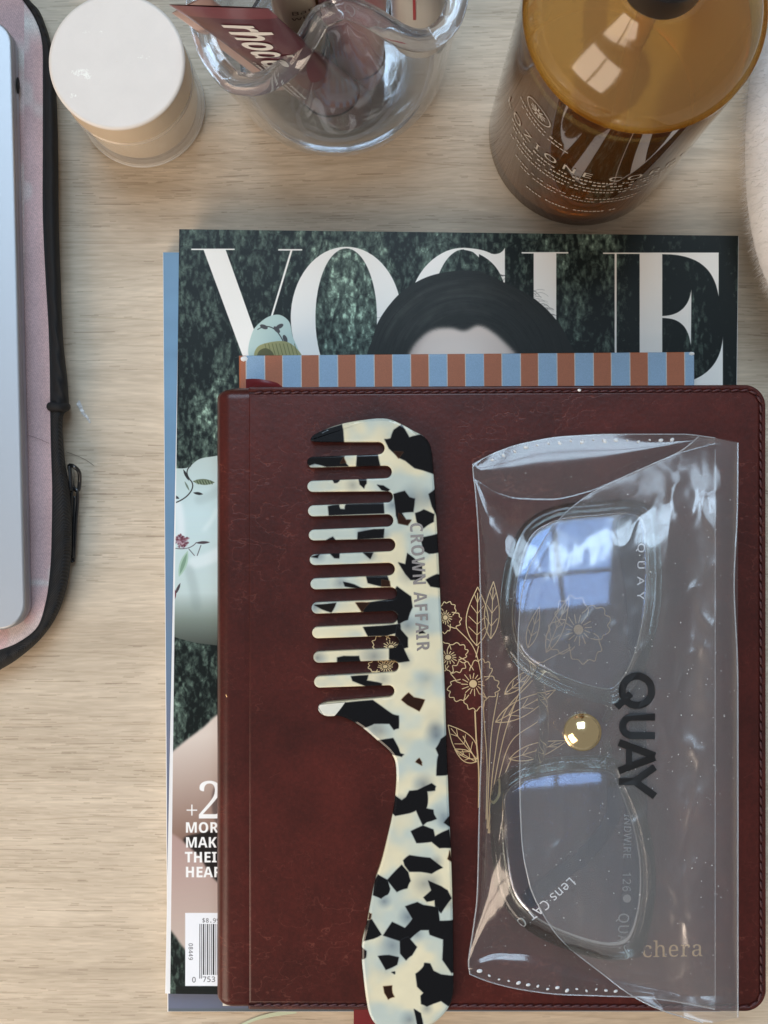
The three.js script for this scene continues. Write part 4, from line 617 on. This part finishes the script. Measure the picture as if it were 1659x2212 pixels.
  const zs = [279, ...teeth.map((t) => (t[2] + t[3]) / 2 + 20)].map((v) => P(...A([300, v + (v === 279 ? 40 : 20)]), y1).z), zEnd = P(0, 1606, y1).z;
  const put = (key, poly) => { if (!groups.has(key)) groups.set(key, [[], [], []]); const G = groups.get(key); for (let i = 1; i < poly.length - 1; i++) for (const v of [poly[0], poly[i], poly[i + 1]]) { G[0].push(v[0], v[1], v[2]); G[1].push(v[3], v[4], v[5]); G[2].push(v[6], v[7]); } };
  for (let t = 0; t < src[0].count; t += 3) {
    const tri = [0, 1, 2].map((k) => src.flatMap((a) => Array.from({ length: a.itemSize }, (_, q) => a.array[(t + k) * a.itemSize + q])));
    for (const side of [-1, 1]) {
      const out = [];
      for (let i = 0; i < 3; i++) { const p = tri[i], q = tri[(i + 1) % 3], dp = (p[0] - xc) * side, dq = (q[0] - xc) * side; if (dp >= 0) out.push(p); if (dp * dq < 0) { const f = dp / (dp - dq); out.push(p.map((v, k) => lerp(v, q[k], f))); } }
      if (out.length < 3) continue;
      const cz = out.reduce((s, v) => s + v[2], 0) / out.length;
      put(side > 0 || cz > zEnd ? 'handle' : zs.findIndex((z, i) => cz < z) < 0 ? 11 : zs.findIndex((z) => cz < z), out);
    }
  }
  const o = thing('comb', 'wide toothed ivory and black tortoiseshell comb lying on the burgundy journal', 'comb', P(900, 1500, y0));
  for (const [key, G] of groups) { const g = new THREE.BufferGeometry(); ['position', 'normal', 'uv'].forEach((k, i) => g.setAttribute(k, new THREE.Float32BufferAttribute(G[i], k === 'uv' ? 2 : 3))); part(o, key === 'handle' ? 'handle' : 'tooth', g, mat); }
  const silver = phys({ color: rgb(0.90, 0.84, 0.83), metalness: 1, roughness: 0.17 });
  part(o, 'lettering', lettering(fonts.sans_bold, 'CROWN AFFAIR', 31, (a, b) => P(885 + b * 0.9 + a * 0.045, 1129 + a * 0.8 - b * 0.06, y1 + 0.00012), 2.6, 5), silver);
}

// ---------------------------------------------------------------- clear vinyl pouch with spectacles
{
  const yb = JY + 0.0006;
  const uL = table([[938, 1110], [945, 1060], [975, 1032], [1006, 1021], [1059, 1027], [1182, 1035], [1345, 1039], [1559, 1041], [1730, 1036], [1934, 1031], [2016, 1021], [2085, 1012], [2100, 1014], [2160, 1040]]);
  const vT = table([[1000, 1010], [1021, 1004], [1064, 978], [1104, 961], [1186, 943], [1268, 938], [1459, 938], [1545, 946], [1594, 955]]);
  const vB = table([[1000, 2094], [1013, 2099], [1064, 2122], [1125, 2138], [1206, 2148], [1288, 2151], [1370, 2154], [1431, 2160], [1594, 2190]]);
  const ridT = table([[1010, 1008], [1040, 1045], [1075, 1068], [1120, 1080], [1190, 1082], [1268, 1066], [1340, 1036], [1420, 1000], [1480, 975], [1545, 955]]);
  const ridB = table([[1005, 2094], [1040, 2064], [1080, 2052], [1130, 2054], [1200, 2076], [1270, 2100], [1340, 2120], [1430, 2140], [1545, 2165]]);
  const S = (t) => { t = clamp(t); return Math.sqrt(1 - (1 - t) * (1 - t)); };
  const hF = (u, v) => {
    const a = S((u - uL(v) + 2) / 110), r = lerp(0.72, 1, S((1600 - u) / 150));
    const pb = (q) => { q = clamp(q); return q * (2 - q); }, t = pb((v - ridT(u) + 4) / 190), b = pb((ridB(u) - v + 4) / 190);
    const lip = 0.0018 * Math.sin(Math.PI * clamp((v - vT(u)) / Math.max(10, ridT(u) - vT(u)))) + 0.0016 * Math.sin(Math.PI * clamp((vB(u) - v) / Math.max(10, vB(u) - ridB(u))));
    const crease = 0.00035 * Math.pow(1 - Math.abs(2 * fbm(u / 70 + v / 400, v / 150 - u / 300, 3, 77) - 1), 5);
    const wave = crease * 0.4 + 0.0006 * (fbm(u / 90, v / 160, 3, 71) - 0.5) + 0.00055 * Math.sin(u / 26 + v / 300) * smooth(1400, 1520, u);
    return yb + 0.0004 + (0.0124 + wave * 3) * a * r * t * b + lip * a;
  };
  const uFree = table([[941, 1512], [973, 1472], [1002, 1410], [1039, 1329], [1071, 1268], [1124, 1206], [1182, 1166], [1243, 1137], [1304, 1124], [1406, 1119], [1526, 1123], [1689, 1123], [1812, 1127], [1914, 1145], [1983, 1178], [2028, 1210], [2109, 1308], [2154, 1370], [2183, 1431], [2211, 1525]]);
  const hFl = (u, v) => {
    const base = hF(Math.min(u, 1545), clamp(v, 960, 2150)), e = smooth(1090, 960, v), f = smooth(2060, 2200, v), near = Math.exp(-Math.max(0, u - uFree(v)) / 26);
    let h = base + 0.0011 + 0.0052 * e * (1 - 0.4 * smooth(1400, 1540, u)) + 0.005 * f + 0.0007 * near + 0.00045 * (fbm(u / 60, v / 130, 3, 91) - 0.5) + 0.0004 * Math.pow(1 - Math.abs(2 * fbm(u / 80 - v / 300, v / 110, 3, 97) - 1), 6);
    if (u > 1545) { const q = (u - 1545) / 49; h = yb + (h - yb) * (0.5 + 0.5 * Math.sqrt(Math.max(0, 1 - q * q))); }
    return h;
  };
  const film = (o) => phys({ color: rgb(0.965, 0.97, 0.98), roughness: 0.16, transmission: 1, thickness: 0, ior: 1.7, side: THREE.DoubleSide, ...o });
  const clear = film({ roughness: 0.14, transmission: 0.985 }), hazy = film({ roughness: 0.26, transmission: 0.945, color: rgb(0.93, 0.935, 0.945) });
  const rim = phys({ color: rgb(0.86, 0.89, 0.92), roughness: 0.12, transmission: 0.75, thickness: 0.001, ior: 1.5 });
  const o = thing('spectacle_pouch', 'clear vinyl spectacle pouch with black lettering and gold snap, lying on the journal', 'pouch', P(1300, 1560, JY));
  const fp = (s, t) => { const ug = lerp(1025, 1545, s), v = lerp(vT(ug), vB(ug), t), u = lerp(uL(v), 1545, s); return [u, v]; };
  part(o, 'back_panel', sheet((s, t) => { const ug = lerp(1025, 1594, s), v = lerp(vT(ug), vB(ug), t); return P(lerp(uL(v), 1594, s), v, yb - 0.0002); }, 30, 60), clear);
  part(o, 'front_panel', sheet((s, t) => { const [u, v] = fp(s, t); return P(u, v, hF(u, v)); }, 130, 260), clear);
  const vv = (t) => lerp(943, 2209, 0.5 - 0.5 * Math.cos(Math.PI * t));
  const uRight = (v) => 1594 - 8 * Math.exp(-(((v - 1263) / 120) ** 2));
  const flap = part(o, 'flap', sheet((s, t) => { const v = vv(t), u = lerp(uFree(v), uRight(v), s); return P(u, clamp(v, lerp(941, 955, smooth(1512, 1594, u)), 2211 - 12 * smooth(1530, 1594, u)), hFl(u, v)); }, 110, 260), hazy);
  const edge = (n, f, r = 0.0002) => part(o, 'edge', tube(Array.from({ length: n + 1 }, (_, i) => f(i / n)), r, n * 3, 6), rim);
  edge(60, (t) => { const v = vv(t), u = uFree(v); return P(u, v, hFl(u, v) + 0.0001); });
  edge(50, (t) => { const [u, v] = fp(0, t); return P(u, v, hF(u, v)); }, 0.00028);
  edge(40, (t) => { const [u, v] = fp(t, 0); return P(u, v, yb + 0.0003); }, 0.00022); edge(40, (t) => { const [u, v] = fp(t, 1); return P(u, v, yb + 0.0003); }, 0.00022);
  edge(50, (t) => { const v = lerp(957, 2198, t), u = uRight(v); return P(u, v, hFl(u - 1, v)); }, 0.00026);
  edge(50, (t) => { const [u, v] = fp(1, lerp(0.02, 0.98, t)); return P(u, v, hF(u, v)); }, 0.00014);
  // seam stitches: small clear beads of thread
  const beadM = phys({ color: rgb(0.85, 0.88, 0.9), roughness: 0.3, transmission: 0.3, thickness: 0 }), bead = new THREE.SphereGeometry(1, 8, 6);
  for (let k = 0; k < 17; k++) { const u = lerp(1064, 1452, k / 16), v = vT(u) + 14 + rr(-3, 3), m = shadows(new THREE.Mesh(bead, beadM)); m.name = 'stitch'; const s = rr(0.5, 1.5); m.scale.set(0.0007 * s, 0.0004, 0.0005 * s); m.rotation.y = rr(-1, 1); m.position.copy(P(u, v, hF(u, v) + 0.0002)).sub(o.position); o.add(m); }
  for (let k = 0; k < 15; k++) { const u = lerp(1036, 1330, k / 14), v = vB(u) - 12 + rr(-3, 3), m = shadows(new THREE.Mesh(bead, beadM)); m.name = 'stitch'; const s = rr(0.5, 1.5); m.scale.set(0.00075 * s, 0.0004, 0.0005 * s); m.rotation.y = rr(-1, 1); m.position.copy(P(u, v, hF(u, v) + 0.0002)).sub(o.position); o.add(m); }
  // snap
  const sy = hFl(1259, 1582), sp = P(1259, 1582, sy + 0.001), dome = new THREE.LatheGeometry([[0.0001, 0.0030], [0.0016, 0.0029], [0.0034, 0.0024], [0.0048, 0.0015], [0.0056, 0.0007], [0.0058, 0.0002], [0.0061, 0.0003], [0.0062, -0.0002], [0.0058, -0.0009]].map(([r, y]) => new THREE.Vector2(r, y)), 48); dome.translate(sp.x, sp.y - 0.0004, sp.z);
  part(o, 'snap', dome, phys({ color: rgb(1.0, 0.80, 0.46), metalness: 1, roughness: 0.12 }), 'domed gold snap button');
  // QUAY in heavy geometric capitals, read downwards; x along the reading direction, y up the letters
  const ink = std({ color: rgb(0.006, 0.006, 0.007), roughness: 0.4 });
  const shapes = [];
  const bar = (pts, w) => { const s = []; const n = pts.length; const L = [], R = []; for (let i = 0; i < n; i++) { const a = pts[Math.max(0, i - 1)], b = pts[Math.min(n - 1, i + 1)], dx = b[0] - a[0], dy = b[1] - a[1], l = Math.hypot(dx, dy); L.push(new THREE.Vector2(pts[i][0] - dy / l * w / 2, pts[i][1] + dx / l * w / 2)); R.unshift(new THREE.Vector2(pts[i][0] + dy / l * w / 2, pts[i][1] - dx / l * w / 2)); } return new THREE.Shape([...L, ...R]); };
  const T = 15.5, ring = new THREE.Shape(); ring.absarc(40, 39, 39.5, 0, Math.PI * 2, false); const hole = new THREE.Path(); hole.absarc(40, 39, 39.5 - T, 0, Math.PI * 2, true); ring.holes.push(hole);
  const Q = [ring, bar([[46, 26], [76, -5]], T * 0.95)], U = [bar([[97, 78], [97, 28], ...Array.from({ length: 11 }, (_, i) => { const a = Math.PI + Math.PI * (i + 0.5) / 11; return [117 + 20 * Math.cos(a), 28 + 20 * Math.sin(a)]; }), [137, 28], [137, 78]], T)];
  const Aa = [bar([[152, 0], [181, 78]], T), bar([[213, 0], [184, 78]], T), bar([[166, 22], [200, 22]], T * 0.85)], Y = [bar([[205, 78], [236, 34]], T), bar([[268, 78], [236, 34]], T), bar([[236.5, 40], [236.5, 0]], T)];
  let li = 0;
  for (const sh of [...Q, ...U, ...Aa, ...Y]) { const g = new THREE.ShapeGeometry(sh, 24); g.deleteAttribute('uv'); shapes.push(g.index ? g.toNonIndexed() : g); }
  // split the letters finely enough to follow the flap
  const letters = mergeGeometries(shapes), lp = letters.attributes.position; li = 0;
  for (let i = 0; i < lp.count; i++) { const u = 1337 + lp.getY(i), v = 1452 + lp.getX(i), q = P(u, v, hFl(u, v) + 0.0006 + 0.00001 * (i % 7)); lp.setXYZ(i, q.x, q.y, q.z); }
  letters.computeVertexNormals(); part(o, 'lettering', letters, ink, 'black capital lettering');
  // dust and lint on the vinyl
  const dust = [], fl = new THREE.TetrahedronGeometry(1, 0); fl.deleteAttribute('uv');
  for (let k = 0; k < 420; k++) { const u = rr(1045, 1588), v = rr(1000, 2140), y = u > uFree(v) ? hFl(u, v) : hF(u, v), p = P(u, v, y + 0.0001), g = fl.clone(), s = rr(0.00005, 0.00017); g.scale(s * rr(0.7, 2.4), s * 0.5, s); g.rotateY(rr(0, 6)); g.translate(p.x, p.y, p.z); dust.push(g); }
  const dm = part(o, 'dust', mergeGeometries(dust), std({ color: rgb(0.78, 0.78, 0.76), roughness: 1 })); dm.userData.kind = 'stuff';

  // spectacles inside
  const e = thing('spectacles', 'clear framed spectacles with clear lenses folded inside the vinyl pouch', 'spectacles', P(1230, 1590, JY));
  const lensTop = splinePts([[1106, 1300], [1118, 1215], [1146, 1150], [1200, 1118], [1290, 1106], [1361, 1102], [1392, 1116], [1403, 1180], [1402, 1300], [1380, 1410], [1352, 1470], [1325, 1495], [1268, 1487], [1186, 1455], [1133, 1420], [1110, 1375]], 120, true);
  const lensBot = splinePts([[1083, 1770], [1086, 1712], [1120, 1681], [1190, 1663], [1268, 1656], [1325, 1664], [1345, 1700], [1378, 1790], [1392, 1890], [1384, 1985], [1360, 2040], [1320, 2050], [1227, 2026], [1153, 1988], [1106, 1934], [1088, 1850]], 120, true);
  const lensY = (cu, cv) => (u, v) => JY + 0.0086 - (((u - cu) ** 2 + (v - cv) ** 2) / (6500 ** 2)) / (2 * 0.15) + (cv < 1600 ? 0.000024 : 0.000008) * (v - cv) + 0.000008 * (u - cu);
  const lensM = phys({ color: rgb(0.92, 0.92, 0.92), roughness: 0.07, transmission: 1, thickness: 0.001, ior: 1.7, specularColor: rgb(0.45, 0.62, 1.0) });
  const frameM = phys({ color: rgb(0.86, 0.9, 0.88), roughness: 0.06, transmission: 1, thickness: 0.003, ior: 1.49, attenuationColor: rgb(0.52, 0.58, 0.56), attenuationDistance: 0.007 });
  const fill = (loop, cu, cv, yOf) => sheet((s, t) => { const k = s * 120, i = Math.floor(k) % 120, f = k - Math.floor(k), a = loop[i], b = loop[i + 1] ?? loop[0]; const k2 = 1 - Math.abs(2 * t - 1), u = lerp(cu, lerp(a[0], b[0], f), k2), v = lerp(cv, lerp(a[1], b[1], f), k2); return P(u, v, yOf(u, v) - (t > 0.5 ? 0.001 : 0)); }, 120, 33);
  [[lensTop, 1255, 1300], [lensBot, 1235, 1850]].forEach(([loop, cu, cv]) => {
    const yOf = lensY(cu, cv); part(e, 'lens', fill(loop, cu, cv, yOf), lensM);
    part(e, 'rim', tube(loop.slice(0, 120).filter((_, i) => i % 3 === 0).map(([u, v]) => { const d = Math.hypot(u - cu, v - cv), k = 1 + 11 / d; const a = cu + (u - cu) * k, b = cv + (v - cv) * k; return P(a, b, yOf(a, b) - 0.0006); }), 0.0022, 160, 12, true), frameM);
  });
  const br = (pts, r) => tube(pts.map(([u, v, y]) => P(u, v, JY + y)), r, 40, 10);
  part(e, 'bridge', br([[1160, 1452, 0.005], [1170, 1500, 0.006], [1176, 1560, 0.0066], [1170, 1620, 0.006], [1150, 1672, 0.005]], 0.0016), frameM);
  part(e, 'nose_pad', br([[1300, 1502, 0.0048], [1316, 1530, 0.0042], [1306, 1560, 0.0036]], 0.0011), frameM); part(e, 'nose_pad', br([[1296, 1652, 0.0048], [1314, 1630, 0.0042], [1310, 1600, 0.0036]], 0.0011), frameM);
  const temple = (pts, w) => { const g = slab(xz(pts, JY + 0.0035), JY + 0.0012, JY + 0.0034, 0.0006, 3); return g; };
  const tm = phys({ color: rgb(0.50, 0.51, 0.60), roughness: 0.1, transmission: 1, thickness: 0, ior: 1.49 });
  part(e, 'temple', temple(splinePts([[1340, 1120], [1372, 1110], [1392, 1300], [1398, 1600], [1400, 1850], [1398, 2040], [1380, 2070], [1350, 2060], [1352, 1850], [1360, 1600], [1356, 1300]], 90, true)), tm);
  part(e, 'temple', temple(splinePts([[1352, 1680], [1338, 1780], [1284, 1856], [1208, 1916], [1146, 1966], [1128, 1944], [1190, 1890], [1262, 1832], [1310, 1766], [1322, 1690]], 90, true)).translate(0, -0.0011, 0), tm);
  const wink = std({ color: rgb(0.8, 0.81, 0.84), roughness: 0.5 });
  const down = (str, size, u0, v0, slope, y, track = 1.5) => lettering(fonts.sans_regular, str, size, (a, b) => P(u0 + b + slope * a, v0 + a - slope * b, y), track, 4);
  part(e, 'lettering', mergeGeometries([down('INDWIRE', 16.5, 1350, 1758, -0.02, JY + 0.0037, 0.6), down('126', 18, 1347, 1884, -0.02, JY + 0.0037), down('QUAY', 23, 1338, 1974, -0.02, JY + 0.0037)]), wink);
  part(e, 'lettering', lettering(fonts.sans_regular, 'Lens CAT 0', 21, (a, b) => { const t = 2.36 + a * 0.0007, u = 1232 + Math.cos(t) * a * 1.0 + Math.sin(t) * b * -1 * -1, v = 1893 + Math.sin(t) * a - Math.cos(t) * b; return P(u, v, lensY(1235, 1850)(u, v) + 0.0002); }, 1, 4), wink);
  part(e, 'lettering', lettering(fonts.sans_regular, 'Q U A Y', 15, (a, b) => { const u = 1378 + b - a * 0.02, v = 1172 + a * 1.5; return P(u, v, lensY(1255, 1300)(u, v) + 0.0002); }, 2, 3), wink);
  const dot = new THREE.CircleGeometry(0.0014, 20).rotateX(-Math.PI / 2), dp = P(1356, 1943, JY + 0.0037); dot.translate(dp.x, dp.y, dp.z); part(e, 'hinge_rivet', dot, phys({ color: rgb(0.7, 0.7, 0.72), metalness: 1, roughness: 0.3 }));
}

// ---------------------------------------------------------------- scraps on the desk
{
  const y = (u, v) => 0.0004 + 0.0006 * fbm(u / 4, v / 4, 2, 3);
  single('plastic_scrap', ribbon(splinePts([[168, 868], [174, 880], [181, 894], [188, 902], [195, 913]], 30).map(([u, v], i) => [u + 1.5 * Math.sin(i * 1.7), v]), [9, 3], y), phys({ color: rgb(0.9, 0.92, 0.95), roughness: 0.2, transmission: 0.55, thickness: 0, side: THREE.DoubleSide }), 'tiny shred of clear film on bare wood beside the sleeve', 'scrap', P(180, 890, 0));
  const hair = std({ color: rgb(0.03, 0.022, 0.018), roughness: 0.5 });
  single('hair', tube([P(60, 940, 0.0133), P(84, 948, 0.0134), P(106, 958, 0.0142)], 0.00006, 24, 5), hair, 'fine dark hair lying across the pink sleeve cloth', 'hair', P(84, 948, 0.0131));
  single('hair', tube([P(143, 976, 0.0004), P(165, 984, 0.0006), P(186, 994, 0.0005), P(203, 1006, 0.0003)], 0.00006, 24, 5), hair, 'fine dark hair lying on bare wood near the zip', 'hair', P(172, 990, 0));
  const lint = new THREE.IcosahedronGeometry(0.0006, 1), lp = P(1251, 843, JY); lint.scale(1.1, 0.6, 0.8); lint.translate(lp.x, JY + 0.0004, lp.z);
  single('lint_speck', lint, std({ color: rgb(0.85, 0.85, 0.83), roughness: 1 }), 'white speck of lint on the journal top stitching', 'lint', P(1251, 843, JY));
  single('paper_strip', ribbon(splinePts([[500, 2226], [545, 2204], [580, 2194], [640, 2184]], 30), [5, 10], () => 0.0006), std({ color: rgb(0.52, 0.58, 0.42), roughness: 0.7, side: THREE.DoubleSide }), 'pale green strip on the wood below the journal', 'paper strip', P(560, 2204, 0));
}
renderer.render(scene, camera);
